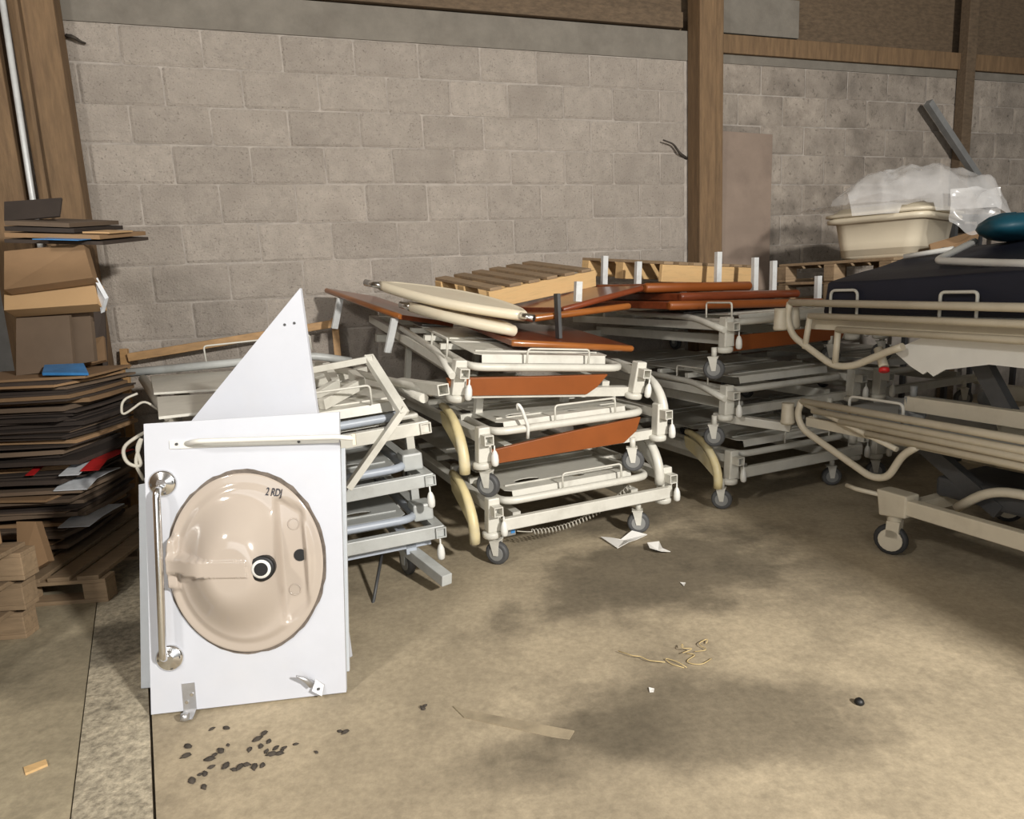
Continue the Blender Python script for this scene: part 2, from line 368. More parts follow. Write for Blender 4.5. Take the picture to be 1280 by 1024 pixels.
# ------------------------------------------------------------------ posts and things fixed to the wall
def post(name, label, t0, t1, d0, d1, z1, m_, boards):
    th = thing(name, label, 'post', W((t0+t1)/2, 0, (d0+d1)/2), WANG)
    for (a, b, e0, e1, lean) in boards:
        mb = MB(); c = (t0+t1)/2; dd = (d0+d1)/2
        mb.hexa([(a-c, dd-e1, 0), (b-c, dd-e1, 0), (b-c, dd-e0, 0), (a-c, dd-e0, 0), (a-c+lean, dd-e1, z1), (b-c+lean, dd-e1, z1), (b-c+lean, dd-e0, z1), (a-c+lean, dd-e0, z1)])
        mb.build('beam', m_, th, bevel=.008)
    return th
th = post('timber_post', 'tall squared timber post standing between the two wall bays', 3.46, 3.71, .015, .2, 4.2, 'timber', [(3.46, 3.62, .015, .2, 0), (3.623, 3.71, .02, .17, 0)])
th = post('double_timber_post', 'rough double timber post behind the flattened cardboard', -1.75, -1.12, .02, .22, 4.2, 'timber', [(-1.30, -1.125, .02, .2, 0.01), (-1.385, -1.305, .02, .12, 0.0), (-1.66, -1.44, .02, .18, -.01)])
mb = MB(); mb.tube([W(-1.405, .0, .2), W(-1.395, 2.2, .2), W(-1.37, 4.2, .2)], .018); o = mb.build('conduit_pipe', 'steel_leg', base=True); tag(o, 'thin grey pipe running up between the timbers', 'pipe')
o = wbox('cladding_sheet', -2.15, -1.69, .0, 2.35, .02, .05, 'sheet_grey'); tag(o, 'grey cladding sheet standing beside the rough double post', 'sheet')
# leaning fibreboard panel beside the post
a = [PW(903, 322, .11), PW(962, 326, .11), PW(966, 168, .045), PW(896, 163, .045)]
lo = a[0].z
def ext(p, q, z): return p + (q-p)*((z-p.z)/(q.z-p.z))
b0 = ext(a[3], a[0], .0); b1 = ext(a[2], a[1], .0)
mb = MB(); mb.slab([b0, b1, a[2], a[3]], .022); o = mb.build('fibreboard_panel', 'fibreboard', base=True, bevel=.003); tag(o, 'tall brown fibreboard panel leaning on the damp wall by the post', 'panel')
# steel post and brace at the far right
o = wbox('steel_post', 6.50, 6.62, 0, 4.0, .02, .12, 'timber_dark'); tag(o, 'slim dark post fixed against the damp wall', 'post')
mb = MB(); mb.bar(PW(1160, 128, .149), PW(1246, 258, .149), .06, .06); o = mb.build('diagonal_brace', 'sheet_grey', base=True); tag(o, 'grey diagonal brace in front of the damp wall', 'brace')
# hanging dry twig and cobweb tufts
def twig(pts, r, label):
    mb = MB(); mb.tube(bend(pts, .03), [r*(1-.6*i/len(bend(pts, .03))) for i in range(len(bend(pts, .03)))], 5)
    o = mb.build('dry_twig', 'debris', base=True); tag(o, label, 'twig')
twig([PW(858, 198, .0), PW(850, 192, .05), PW(842, 180, .06), PW(829, 175, .07)], .014, 'dark dry twig poking from the wall beside the post')
twig([PW(83, 45, .03), PW(92, 46, .06), PW(101, 52, .05), PW(107, 54, .03)], .014, 'dark twig stuck in the wall beside the rough double post')

# ------------------------------------------------------------------ beds
def caster(parent, x, y, z0, r=.062, yaw=0, m_='bed_white', style='a', wm='wheel_dark'):
    c, s_ = math.cos(yaw), math.sin(yaw)
    def T(a, b, h): return (x+a*c-b*s_, y+a*s_+b*c, z0+h)
    mb = MB()
    if style == 'a':
        for sd in (-.024, .024): mb.prism([T(sd-.003, -.012, r*.85), T(sd-.003, .012, r*.85), T(sd-.003, .032, r*2.15), T(sd-.003, -.022, r*2.15)], Vector(T(.006, 0, 0))-Vector(T(0, 0, 0)))
        mb.prism([T(-.027, -.025, r*2.12), T(.027, -.025, r*2.12), T(.027, .035, r*2.12), T(-.027, .035, r*2.12)], (0, 0, .006))
        mb.lathe([(.016, r*2.1), (.016, r*2.1+.06)], (x, y, z0), n=10)
    else:
        mb.prism([T(-.034, -.05+.02*math.cos(a)*0+r*.72*math.cos(a)+.045, r*1.05+r*.72*math.sin(a)) for a in [i*math.pi/9 for i in range(18)]], Vector(T(.012, 0, 0))-Vector(T(0, 0, 0)))
        mb.prism([T(.022, r*.72*math.cos(a)-.005, r*1.05+r*.72*math.sin(a)) for a in [i*math.pi/9 for i in range(18)]], Vector(T(.012, 0, 0))-Vector(T(0, 0, 0)))
        mb.tube([T(0, -.01, r*1.9), T(0, -.012, r*2.5), T(0, -.012, r*3.1)], [.03, .034, .03], 12)
        mb.prism([T(-.034, -.04, r*1.2), T(.034, -.04, r*1.2), T(.034, -.045, r*2.3), T(-.034, -.045, r*2.3)], Vector(T(0, .06, 0))-Vector(T(0, 0, 0)))
    fk = mb.build('caster', m_, parent, bevel=.003 if style == 'b' else 0)
    mb = MB(); ax = Vector((c, s_, 0))
    hw = .018
    mb.lathe([(r*.3, -hw), (r*.78, -hw), (r*.9, -hw*1.0), (r, -hw*.5), (r, hw*.5), (r*.9, hw), (r*.78, hw), (r*.3, hw)], (x, y, z0+r), ax, 20)
    mb.build('wheel', 'rubber' if style == 'b' else wm, fk)
    mb = MB(); mb.lathe([(r*.62, -hw-.003), (r*.62, hw+.003)], (x, y, z0+r), ax, 18); mb.build('hub', 'wheel_grey' if style == 'a' else 'bed_beige', fk)
def plate(parent, x0, x1, y0, y1, z, holes, m_, th=.004, lip=.042, name='platform_plate', shape=None):
    bm = bmesh.new()
    def loop(pts):
        vs = [bm.verts.new((p[0], p[1], z)) for p in pts]
        return [bm.edges.new((vs[i], vs[(i+1) % len(vs)])) for i in range(len(vs))]
    es = loop(shape or [(x0+.03, y0), (x1-.03, y0), (x1, y0+.03), (x1, y1), (x0, y1), (x0, y0+.03)])
    for (hx, hy, a, b) in holes: es += loop([(hx+a*math.cos(t), hy+b*math.sin(t)) for t in [i*math.pi/8 for i in range(16)]])
    bmesh.ops.triangle_fill(bm, use_beauty=True, use_dissolve=False, edges=es)
    g = bmesh.ops.extrude_face_region(bm, geom=list(bm.faces))
    for v in [e for e in g['geom'] if isinstance(e, bmesh.types.BMVert)]: v.co.z -= th
    bmesh.ops.recalc_face_normals(bm, faces=bm.faces)
    me = bpy.data.meshes.new(name); bm.to_mesh(me); bm.free()
    mb = MB(); mb.v = [v.co.copy() for v in me.vertices]; mb.f = [list(p.vertices) for p in me.polygons]; mb.sm = [False]*len(mb.f)
    if lip and not shape:
        mb.hexa([(x0+.03, y0-.012, z-lip), (x1-.03, y0-.012, z-lip), (x1-.03, y0-.008, z-lip), (x0+.03, y0-.008, z-lip), (x0+.03, y0-.003, z), (x1-.03, y0-.003, z), (x1-.03, y0+.004, z-.001), (x0+.03, y0+.004, z-.001)])
        mb.box(x0+.03, x1-.03, y0+.09, y0+.10, z, z+.006)
    return mb.build(name, m_, parent)
def horn(parent, x, y, z, m_, name='bumper_arm', R=.26, flip=1):
    pts = []; rs = []
    for k in range(11):
        a = math.radians(-8+ 98*k/10)
        pts.append((x, y + R*1.15*(1-math.cos(a)), z + R*math.sin(a) )); rs.append(.028 - .012*abs(k/10-.12)**1.2)
    mb = MB(); mb.tube(pts, rs, 10)
    pl_ = [(x-.008, p[1]+.015, p[2]-.03) for p in pts[2:]] + [(x-.008, pts[-1][1], z+R*.62), (x-.008, y+R*.55, z+R*.35)]
    mb.prism(pl_, (.016, 0, 0))
    return mb.build(name, m_, parent)
def knob(parent, x, y, z, m_='white_plastic'):
    mb = MB(); mb.lathe([(.004, .045), (.004, .02), (.010, .015), (.017, -.005), (.019, -.03), (.017, -.052), (.008, -.06)], (x, y, z), n=12)
    return mb.build('hanging_knob', m_, parent)
def hoop(parent, a, b, z, h, r=.0055, m_='bed_white', up=(0, 0, 1)):
    a = Vector((*a, z)); b = Vector((*b, z)); u = Vector(up)*h
    mb = MB(); mb.tube(bend([a, a+u, b+u, b], .02, 4), r, 7); return mb.build('mattress_retainer', m_, parent)

def make_bed(label, loc, group, rail=.31, ph=.365, metal='bed_white', front_rail=False, panel=None, cable=False, casters=True,
             Wd=1.05, L=1.95, ry=0, rx=0, hoops=((.40, .76),), side_hoops=(), horns=True, side_tube=False, wheels_back=True, yaw=0, knobs=True, cx=(.02, .88), base_bar=False, plates=True, holem=((.28, .17, .075, .035), (.56, .10, .04, .02), (.78, .13, .07, .03)), tubez=None, platez=None, strap=False, hR=.26, hdx=0, props=()):
    t = thing('hospital_bed', label, 'bed', loc, UANG+yaw, group, rx=rx, ry=ry)
    tz = tubez or rail+.018; pz = platez or ph
    for i, x in enumerate((0, Wd)):
        mb = MB(); mb.bar((x, -.10, rail), (x, L, rail), .048, .048, hollow=.09); mb.build('side_rail', metal, t)
        mb = MB(); mb.prism([(x-.04, -.045, rail-.12), (x+.035, -.045, rail-.12), (x+.03, -.045, rail+.055), (x-.03, -.045, rail+.055)], (0, .06, 0))
        mb.lathe([(.02, -.16), (.045, -.155), (.05, -.14), (.05, -.125), (.02, -.115)], (x-.01, -.01, rail), n=14)
        mb.build('corner_bracket', metal, t, bevel=.006)
        if knobs: knob(t, x+.03, -.085, rail-.075)
    mb = MB(); mb.bar((-.02, L-.03, rail), (Wd+.02, L-.03, rail), .05, .05); mb.build('rear_rail', metal, t)
    for x in (.16, Wd-.16):
        mb = MB(); mb.bar((x, .05, rail-.10), (x, L-.1, rail-.10), .045, .06); mb.build('base_rail', metal, t)
    for y in (.03, L-.15):
        mb = MB(); mb.bar((.0, y, rail-.12), (Wd, y, rail-.12), .05, .05); mb.build('base_cross_rail', metal, t)
    if front_rail:
        mb = MB(); mb.bar((.03, -.075, rail-.075), (Wd-.02, -.075, rail-.075), .035, .062); mb.build('front_rail', metal, t, bevel=.004)
    # sleeping platform: bent round tube with sheet sections on it
    if plates:
        mb = MB(); mb.tube(bend([(.08, .80, tz), (.055, -.02, tz), (Wd-.10, -.02, tz), (Wd-.13, .80, tz)], .10, 6), .0205, 10); mb.build('platform_tube', metal, t)
        plate(t, .10, Wd-.17, .03, .42, pz, holem, metal)
        plate(t, .10, Wd-.17, .45, .98, pz, [(.3, .6, .06, .03), (.65, .7, .06, .03)], metal)
        plate(t, .10, Wd-.17, 1.0, L-.08, pz, [(.3, 1.2, .06, .03), (.65, 1.5, .06, .03)], metal)
        for y in (.40, .70, 1.0, 1.4, L-.1): mb = MB(); mb.bar((.03, y, pz-.022), (Wd-.03, y, pz-.022), .03, .03); mb.build('cross_bar', metal, t)
    for (a, b) in hoops: hoop(t, (a, -.02), (b, -.02), tz+.012, .085, m_=metal)
    if side_tube:
        mb = MB(); mb.tube(bend([(-.045, -.05, rail-.02), (-.03, .25, tz+.03), (-.03, 1.1, tz+.05)], .1), .018, 9); mb.build('side_tube', metal, t)
        for (a, b) in side_hoops: hoop(t, (-.03, a), (-.03, b), tz+.03, .09, m_=metal)
    if horns:
        horn(t, -.105, -.02, rail-.13, 'yellow_plastic'); horn(t, Wd-.045-hdx, -.03, rail+.0, 'bed_white', R=hR)
    if casters:
        for x in cx:
            caster(t, x, .0, 0, yaw=.75 if x < .5 else 1.0, m_=metal)
            caster(t, x, L-.2, 0, yaw=.1, m_=metal)
    if panel:
        mb = MB(); mb.prism([(px_, -.01, pz_) for px_, pz_ in panel], (0, .025, 0)); mb.build('foot_panel', 'panel_brown', t, bevel=.003)
    for (x, y, zb) in props:                          # folded-down feet standing on the bed below
        mb = MB(); mb.bar((x, y, zb), (x, y, rail-.10), .04, .04, up=(0, 1, 0)); mb.build('support_foot', metal, t)
    if strap:
        mb = MB(); mb.tube(bend([(.235, -.03, tz-.05), (.235, -.045, tz+.01), (.20, -.05, tz+.11), (.185, -.035, tz+.135), (.19, -.025, tz+.10)], .02), .009, 7); mb.build('latch_strap', 'white_plastic', t)
    if base_bar:
        mb = MB(); mb.bar((.26, -.26, rail-.19), (.0, .1, rail-.15), .055, .05); mb.build('base_bar', metal, t, bevel=.004)
    if cable:
        mb = MB(); mb.box(.05, .13, .0, .04, .135, .195); h_ = mb.build('control_box', 'wheel_grey', t, bevel=.006)
        mb = MB(); mb.box(.1, .122, -.004, .004, .15, .185); mb.build('sticker', 'print_blue', h_)
        a = Vector((.135, -.0, .155)); c_ = Vector((.90, .1, .25)); pts = []
        N_ = 420
        for k in range(N_+1):
            s_ = k/N_; p = a.lerp(c_, s_) + Vector((0, 0, -.115*4*s_*(1-s_)*.75))
            if s_ < .12: pts.append(p); continue
            an = 2*math.pi*34*s_; pts.append(p + Vector((.0, math.cos(an), math.sin(an)))*.014)
        mb = MB(); mb.tube(pts, .0032, 5); mb.build('coiled_cable', 'rope', t)
    return t
mid_panel = [(-.0, .235), (.02, .165), (.82, .17), (.90, .225), (.93, .30), (.5, .275)]
G2 = 'hospital beds in the brown panelled stack'
make_bed('white metal hospital bed with coiled cable, lowest of its stack', S(0, 0, 0), G2, front_rail=True, cable=True)
make_bed('white metal hospital bed with brown foot panel, middle of the stack beside the coiled cable', S(-.03, 0, .365), G2, panel=mid_panel, strap=True, hR=.20, hdx=-.06)
make_bed('tilted white metal hospital bed under the cream bed ends', S(-.13, .12, .70), G2, panel=[(-.06, .27), (-.02, .18), (.74, .18), (.80, .22), (.86, .29), (.5, .28)], ry=math.radians(5.5), rx=math.radians(6.0), ph=.385, hoops=((.36, .72),), horns=False, casters=False, side_tube=True, side_hoops=((.10, .36),), props=((.22, .25, .017), (.75, .25, .002), (.22, 1.7, -.154), (.75, 1.7, -.092)))
# the neighbouring stack
def S3(x, y, z): return S(1.60+x, .08+y, z)
G3 = 'hospital beds in the stack beside the wide bed'
make_bed('white metal hospital bed with yellowed bumper, lowest under the red-brown bed boards', S3(0, 0, 0), G3, front_rail=True, ph=.40, hoops=((.42, .80),), cx=(-.06, .86), L=1.8)
make_bed('white metal hospital bed with base bar sticking out, between two others', S3(-.04, 0, .40), G3, ph=.40, hoops=(), side_tube=True, side_hoops=((.12, .42),), horns=False, base_bar=True, cx=(-.08, .86), front_rail=False, L=1.8)
make_bed('white metal hospital bed directly under the red-brown bed boards', S3(-.02, .03, .80), G3, ph=.37, hoops=(), side_tube=True, side_hoops=((-.09, .13),), horns=False, panel=[(.0, .25), (.0, .155), (.95, .165), (1.0, .25)], cx=(-.08, .86), L=1.8)
# the stack behind the washstand panel
def S1(x, y, z): return S(-1.33+x, .02+y, z)
G1 = 'dismantled bed frames behind the washstand panel'
def frame_bed(label, loc, rail, metal, cast, cbh=.11, feet=None, yaw=0, rx=0, ry=0, knobs=True, Wd=1.03, L=1.9):
    t = thing('stripped_bed', label, 'bed', loc, UANG+yaw, G1, rx=rx, ry=ry)
    for x in (0, Wd):
        mb = MB(); mb.bar((x, -.12, rail), (x, L, rail), .05, .05, hollow=.09); mb.build('side_rail', metal, t)
    mb = MB(); mb.bar((-.03, -.085, rail), (Wd+.02, -.085, rail), .04, .062, hollow=0); mb.build('front_rail', metal, t, bevel=.004)
    mb = MB(); mb.bar((-.03, L-.03, rail), (Wd+.02, L-.03, rail), .04, .06); mb.build('rear_rail', metal, t)
    for y in (.4, 1.2): mb = MB(); mb.bar((.02, y, rail), (Wd-.02, y, rail), .04, .04); mb.build('cross_bar', metal, t)
    mb = MB(); mb.tube(bend([(.08, .9, rail+.055), (.07, -.0, rail+.055), (Wd-.08, -.0, rail+.055), (Wd-.10, .9, rail+.055)], .09, 6), .02, 10); mb.build('platform_tube', 'bed_blue_grey', t)
    plate(t, .10, Wd-.12, .05, .55, rail+.06, [(.3, .22, .07, .03), (.7, .2, .07, .03)], metal)
    plate(t, .10, Wd-.12, .58, 1.15, rail+.06, [(.3, .8, .07, .03)], metal)
    plate(t, .10, Wd-.12, 1.18, L-.1, rail+.06, [(.3, 1.4, .07, .03)], metal)
    for x in (0, Wd):
        for y in (.22, L-.2):
            if feet: mb = MB(); mb.bar((x, y, feet[0]+feet[1]*x), (x, y, rail-.02), .04, .04, up=(0, 1, 0)); mb.build('stacking_foot', metal, t)
    if knobs: knob(t, Wd-.01, -.125, rail-.07)
    mb = MB(); mb.box(Wd-.09, Wd+.01, .02, .13, rail+.025, rail+cbh); mb.build('corner_block', metal, t, bevel=.01)
    if cast:
        for x in (.08, Wd-.12):
            caster(t, x, .10, 0, yaw=.2, m_=metal); caster(t, x, L-.2, 0, yaw=.1, m_=metal)
        mb = MB(); mb.bar((Wd-.03, -.26, .085), (Wd-.14, .14, .15), .055, .055); mb.build('base_bar', metal, t, bevel=.004)
        for x in (.08, Wd-.12): mb = MB(); mb.bar((x, .0, .17), (x, L-.1, .17), .05, .06); mb.build('base_rail', 'bed_blue_grey', t)
        mb = MB(); mb.bar((Wd-.62, .02, .195), (Wd-.02, .02, .195), .04, .05); mb.build('lower_rail', 'bed_blue_grey', t)
    return t
frame_bed('grey bed frame on casters, lowest behind the washstand panel', S1(0, 0, 0), .262, 'bed_grey', True)
frame_bed('grey bed frame with blue-grey tube, second from the floor behind the washstand panel', S1(-.02, .03, .335), .15, 'bed_grey', False, ry=-.03, feet=(-.050, -.03))
frame_bed('pale grey bed frame under the bent square tube, topmost behind the washstand panel', S1(-.03, .0, .585), .14, 'bed_white', False, ry=-.05, knobs=False, cbh=.05, feet=(-.077, -.02))

# loose platform section on top of the grey frames
t = thing('platform_section', 'loose bed platform with round tubes lying on the grey bed frames', 'bed part', S1(0, 0, .805), UANG, rx=math.radians(1.5), ry=-.04)
mb = MB(); mb.tube(bend([(-.35, 1.62, .16), (.75, 1.62, .13), (1.0, 1.62, .06)], .1), .026, 10); mb.build('cross_tube', 'bed_grey', t)
mb = MB(); mb.tube([(-.26, 1.55, .12), (-.10, .55, .06), (.0, -.05, .05)], .026, 10); mb.build('side_tube', 'bed_white', t)
mb = MB(); mb.tube([(1.0, 1.5, .05), (1.0, -.1, .07)], .022, 10); mb.build('side_tube', 'bed_white', t)
mb = MB(); mb.bar((-.12, 1.5, .08), (.12, .05, .06), .05, .03); mb.build('flat_bar', 'bed_white', t)
mb = MB(); mb.bar((.12, -.02, .085), (.7, .9, .085), .045, .045); mb.build('stay_bar', 'bed_white', t)
mb = MB(); mb.bar((.1, .3, .08), (.95, .95, .085), .05, .04); mb.build('stay_bar', 'bed_white', t)
plate(t, .1, .8, .85, 1.5, .09, [(.45, 1.2, .1, .04)], 'bed_white'); plate(t, .05, .95, .02, .8, .055, [(.3, .4, .07, .03), (.7, .3, .07, .03)], 'bed_white')
hoop(t, (.1, 1.62), (.75, 1.62), .17, .10, m_='bed_white'); hoop(t, (.52, .0), (.78, .0), .06, .09, m_='bed_white')
mb = MB(); mb.bar((1.06, -.22, .12), (1.0, .35, .08), .055, .05, hollow=.08); mb.build('end_stub', 'bed_white', t)
mb = MB(); mb.tube([(.70, 1.05, .14), (1.02, .02, .10), (1.05, -.06, .09)], [.02, .02, .024], 9); mb.build('slanting_tube', 'bed_white', t)
mb = MB(); mb.lathe([(.009, -.012), (.014, -.008), (.014, .014), (.009, .018)], (1.078, -.05, .085), (1, -.5, 0)); mb.build('red_knob', 'red_plastic', t)
bpy.context.view_layer.update(); inv = t.matrix_world.inverted()
for qd in ([(198, 521), (345, 505), (345, 487), (196, 496)], [(192, 491), (345, 482), (345, 460), (188, 470)]):
    mb = MB(); mb.slab([inv @ PZ(x, y, .955) for x, y in qd], .012); mb.build('platform_plate', 'bed_white', t, bevel=.002)
# bent square tube
t_ = thing('bent_square_tube', 'pale square steel tube bent twice, resting on the grey bed frames', 'tube', PS(436, 612, -.20))
o0 = PS(436, 612, -.20)
mb = MB(); pts = [PS(330, 474, .32), PS(462, 449, .12), PS(503, 514, -.108), PS(438, 606, -.108)]
for i in range(3):
    d = (pts[i+1]-pts[i]).normalized()*.018
    mb.bar(pts[i+1]-o0+d, pts[i]-o0-(d if i else d*0), .048, .03, hollow=.06 if i == 2 else 0)
mb.build('tube', 'bed_white', t_, bevel=.004)
for k, (pp, lb) in enumerate((([(372, 510, .1), (420, 481, .3), (408, 459, .55)], 'short cranked steel bar lying behind the leaning triangle'), ([(402, 506, .08), (452, 479, .26), (440, 468, .52)], 'longer cranked steel bar lying inside the bent square tube'))):
    q = [PS(*p) for p in pp]; mb = MB(); mb.bar(q[0], q[1], .04, .05); mb.bar(q[1], q[2], .04, .05); o = mb.build('cranked_bar', 'bed_white', base=True, bevel=.003); tag(o, lb, 'bar')
mb = MB(); mb.tube([PS(466, 756, -.12), PS(478, 690, .10)], .008, 7); o = mb.build('thin_rod', 'dark_metal', base=True); tag(o, 'thin dark rod standing under the lowest grey bed frame', 'rod')
# hose loops on the left flank
q = [(172, 492), (152, 500), (152, 520), (165, 512), (180, 500), (197, 512)]
mb = MB(); mb.tube(bend([PS(x, y, .62) for x, y in q], .1), .006, 6); o = mb.build('thin_hose', 'rope', base=True); tag(o, 'thin pale hose looped around the side tube', 'hose')
q = [(172, 545), (152, 560), (158, 580), (178, 585), (170, 560), (178, 545), (168, 580), (180, 600)]
mb = MB(); mb.tube(bend([S1(-.05, .30, .885)]+[PS(x, y, .25) for x, y in q], .1), .008, 6); o = mb.build('pale_cable', 'rope', base=True); tag(o, 'pale cable hanging in loops beside the washstand panel', 'cable')
# timber frame leaning at the wall
o0 = PW(158, 560, .25); o0.z = 0
t = thing('wooden_frame', 'orange-brown wooden frame leaning on the wall behind the grey bed frames', 'frame', o0)
mb = MB(); mb.bar(PW(160, 447, .16)-o0, PW(420, 404, .16)-o0, .03, .055); mb.build('rail', 'pine', t, bevel=.003)
mb = MB(); mb.bar(PW(155, 436, .10)-o0, Vector((0, 0, .0)), .05, .03); mb.build('stile', 'pine', t, bevel=.003)
q_ = PW(418, 398, .10)-o0; mb = MB(); mb.bar(q_, Vector((q_.x+.03, q_.y-.12, .0)), .05, .03); mb.build('stile', 'pine', t, bevel=.003)

# ------------------------------------------------------------------ washstand panel
bl = PZ(190, 897); br = PZ(433, 868); A = (br-bl).normalized(); B = Vector((-A.y, A.x, 0)); C_ = (B*.14+Vector((0, 0, .99))).normalized(); NN = C_.cross(A)
bl = bl + Vector((0, 0, .012))
M4 = Matrix((A, NN, C_)).transposed().to_4x4(); M4.translation = bl
def WLh(x, y, h):
    d = ray(x, y); q = CAM + d*((bl-NN*h-CAM).dot(NN)/d.dot(NN)) - bl; return (q.dot(A), q.dot(C_))
def WL(x, y):
    return WLh(x, y, 0)
wash = thing('washstand_panel', 'white worktop with beige washbasin stood on edge, underside facing out', 'washstand'); wash.matrix_world = M4
tl = WL(180, 530); tr = WL(424, 515); brl = WL(433, 865)
cx, cz = WL(310, 702); rx_ = (WL(408, 702)[0]-WL(212, 702)[0])/2; rz_ = (WL(310, 589)[1]-WL(310, 815)[1])/2
def plane_hole(outer, hole, y0, y1, name, m_, parent):
    bm = bmesh.new()
    def loop(pts):
        vs = [bm.verts.new((p[0], y0, p[1])) for p in pts]; return [bm.edges.new((vs[i], vs[(i+1) % len(vs)])) for i in range(len(vs))]
    es = loop(outer) + (loop(hole) if hole else [])
    bmesh.ops.triangle_fill(bm, use_beauty=True, edges=es)
    g = bmesh.ops.extrude_face_region(bm, geom=list(bm.faces))
    for v in [e for e in g['geom'] if isinstance(e, bmesh.types.BMVert)]: v.co.y = y1
    bmesh.ops.recalc_face_normals(bm, faces=bm.faces)
    me = bpy.data.meshes.new(name); bm.to_mesh(me); bm.free(); me.materials.append(MATS[m_])
    o = bpy.data.objects.new(name, me); col.objects.link(o)
    if parent: o.parent = parent
    return o
def ell(sx, sz, n=72): return [(cx+sx*math.cos(2*math.pi*i/n), cz+sz*math.sin(2*math.pi*i/n)) for i in range(n)]
outer = [(0, 0), (brl[0], brl[1]), tr, tl]
plane_hole(outer, ell(rx_, rz_), -.003, .0, 'laminate_face', 'laminate', wash)
plane_hole(outer, ell(rx_, rz_), .0005, .026, 'core_board', 'laminate_dull', wash)
# dark sealant ring round the cut-out
mb = MB(); n = 72; vs = []; fs = []
rr = random.Random(3)
for i in range(n):
    a = 2*math.pi*i/n; k = 1.022+rr.uniform(-.008, .010)
    for (q, y) in ((k, -.0045), (.945, -.002)): vs.append((cx+rx_*q*math.cos(a), y, cz+rz_*q*math.sin(a)))
for i in range(n): fs.append((2*i, 2*i+1, 2*((i+1) % n)+1, 2*((i+1) % n)))
mb.add(vs, fs, True); mb.build('sealant_ring', 'sealant', wash)
# basin underside: bulging bowl, tap ledge, overflow channel
dx, dz = WLh(327, 711, .115); lz = WLh(215, 706, .05)[1]; lxx = WLh(215, 706, .05)[0]; lx = WL(352, 700)[0]; ovx = WL(213, 700)[0]
def sstep(a, b, x): t = max(0, min(1, (x-a)/(b-a))); return t*t*(3-2*t)
def height(x, z):
    X = (x-cx)/rx_; Z = (z-cz)/rz_; r = math.hypot(X, Z)
    # bowl centred a little to the left of the rim
    Xb = (X+.10)/.74; Zb = (Z+.0)/.80; rb = math.hypot(Xb, Zb)
    rim = .034 - .012*sstep(.80, .90, r)
    h = .088*(1-sstep(.30, 1.0, rb))**.85 + rim
    led = sstep(.40, .47, X)*(1-sstep(.62, .74, abs(Z)*1.0+max(0, X-.5)*.6))*(1-sstep(.72, .80, X))
    h = h*(1-led) + .010*led
    zc = lz+(dz-lz)*max(0, min(1, (x-lxx)/(dx-lxx)))
    ch = (1-sstep(.027, .037, abs(z-zc)))*(1-sstep(dx-.048, dx-.036, x))*sstep(-.99, -.95, X)
    blk = (1-sstep(.083, .094, abs(z-zc)))*(1-sstep(-.85, -.80, X))*sstep(-.99, -.96, X)
    h = max(h, ch*(.062+.066*sstep(-.98, -.45, X)), blk*.048)
    return h - .006*sstep(.97, 1.0, r)
mb = MB(); nr, na = 84, 180; vs = [(cx, -height(cx, cz), cz)]; fs = []
for i in range(1, nr+1):
    for k in range(na):
        a = 2*math.pi*k/na; q = i/nr*.985; x = cx+rx_*q*math.cos(a); z = cz+rz_*q*math.sin(a); vs.append((x, -height(x, z), z))
for k in range(na): fs.append((0, 1+(k+1) % na, 1+k))
for i in range(nr-1):
    for k in range(na):
        a0 = 1+i*na; fs.append((a0+k, a0+(k+1) % na, a0+na+(k+1) % na, a0+na+k))
mb.add(vs, fs, True); basin = mb.build('washbasin', 'basin_beige', wash); basin['label'] = 'beige oval washbasin seen from below'
def disc(name, x, z, prof, m_, parent, y=None):
    y0 = -height(x, z) if y is None else y
    mb = MB(); mb.lathe(prof, (x, y0, z), (0, -1, 0), 28); return mb.build(name, m_, parent)
disc('drain_nut', dx, dz, [(.042, -.02), (.042, .012), (.036, .014), (.03, .014)], 'black', basin)
disc('drain_ring', dx, dz, [(.031, -.01), (.031, .018), (.022, .018)], 'white_plastic', basin)
disc('drain_hole', dx, dz, [(.022, -.01), (.022, .020)], 'black', basin)
for (px_, py_) in ((367, 655), (369, 737)):
    x, z = WLh(px_, py_, .012); mb = MB(); y0 = -height(x, z)-.002
    mb.tube([(x+.019*math.cos(a), y0, z+.019*math.sin(a)) for a in [i*math.pi/10 for i in range(20)]], .0018, 6, closed=True); mb.build('knockout_ring', 'basin_beige', basin)
x, z = WLh(375, 694, .012); disc('tap_hole', x, z, [(.021, -.004), (.021, .003)], 'black', basin)
# writing on the basin
fc = bpy.data.curves.new('writing', 'FONT'); fc.body = '2 RDJ'; fc.size = .036; fc.extrude = .0008; fc.offset = .0004
fo = bpy.data.objects.new('tmp', fc); col.objects.link(fo); bpy.context.view_layer.update()
me = bpy.data.meshes.new_from_object(fo.evaluated_get(bpy.context.evaluated_depsgraph_get())); bpy.data.objects.remove(fo)
x0, z0 = WLh(331, 619, .04); x1_, z1_ = WLh(347, 621, .04); ang = math.atan2(z1_-z0, x1_-x0)
for v in me.vertices:
    a, b = v.co.x*.62, v.co.y; X = x0+a*math.cos(ang)-b*math.sin(ang); Z = z0+a*math.sin(ang)+b*math.cos(ang)
    v.co = (X, -height(X, Z)-.003-v.co.z, Z)
me.materials.clear(); me.materials.append(MATS['ink']); o = bpy.data.objects.new('writing', me); col.objects.link(o); o.parent = basin
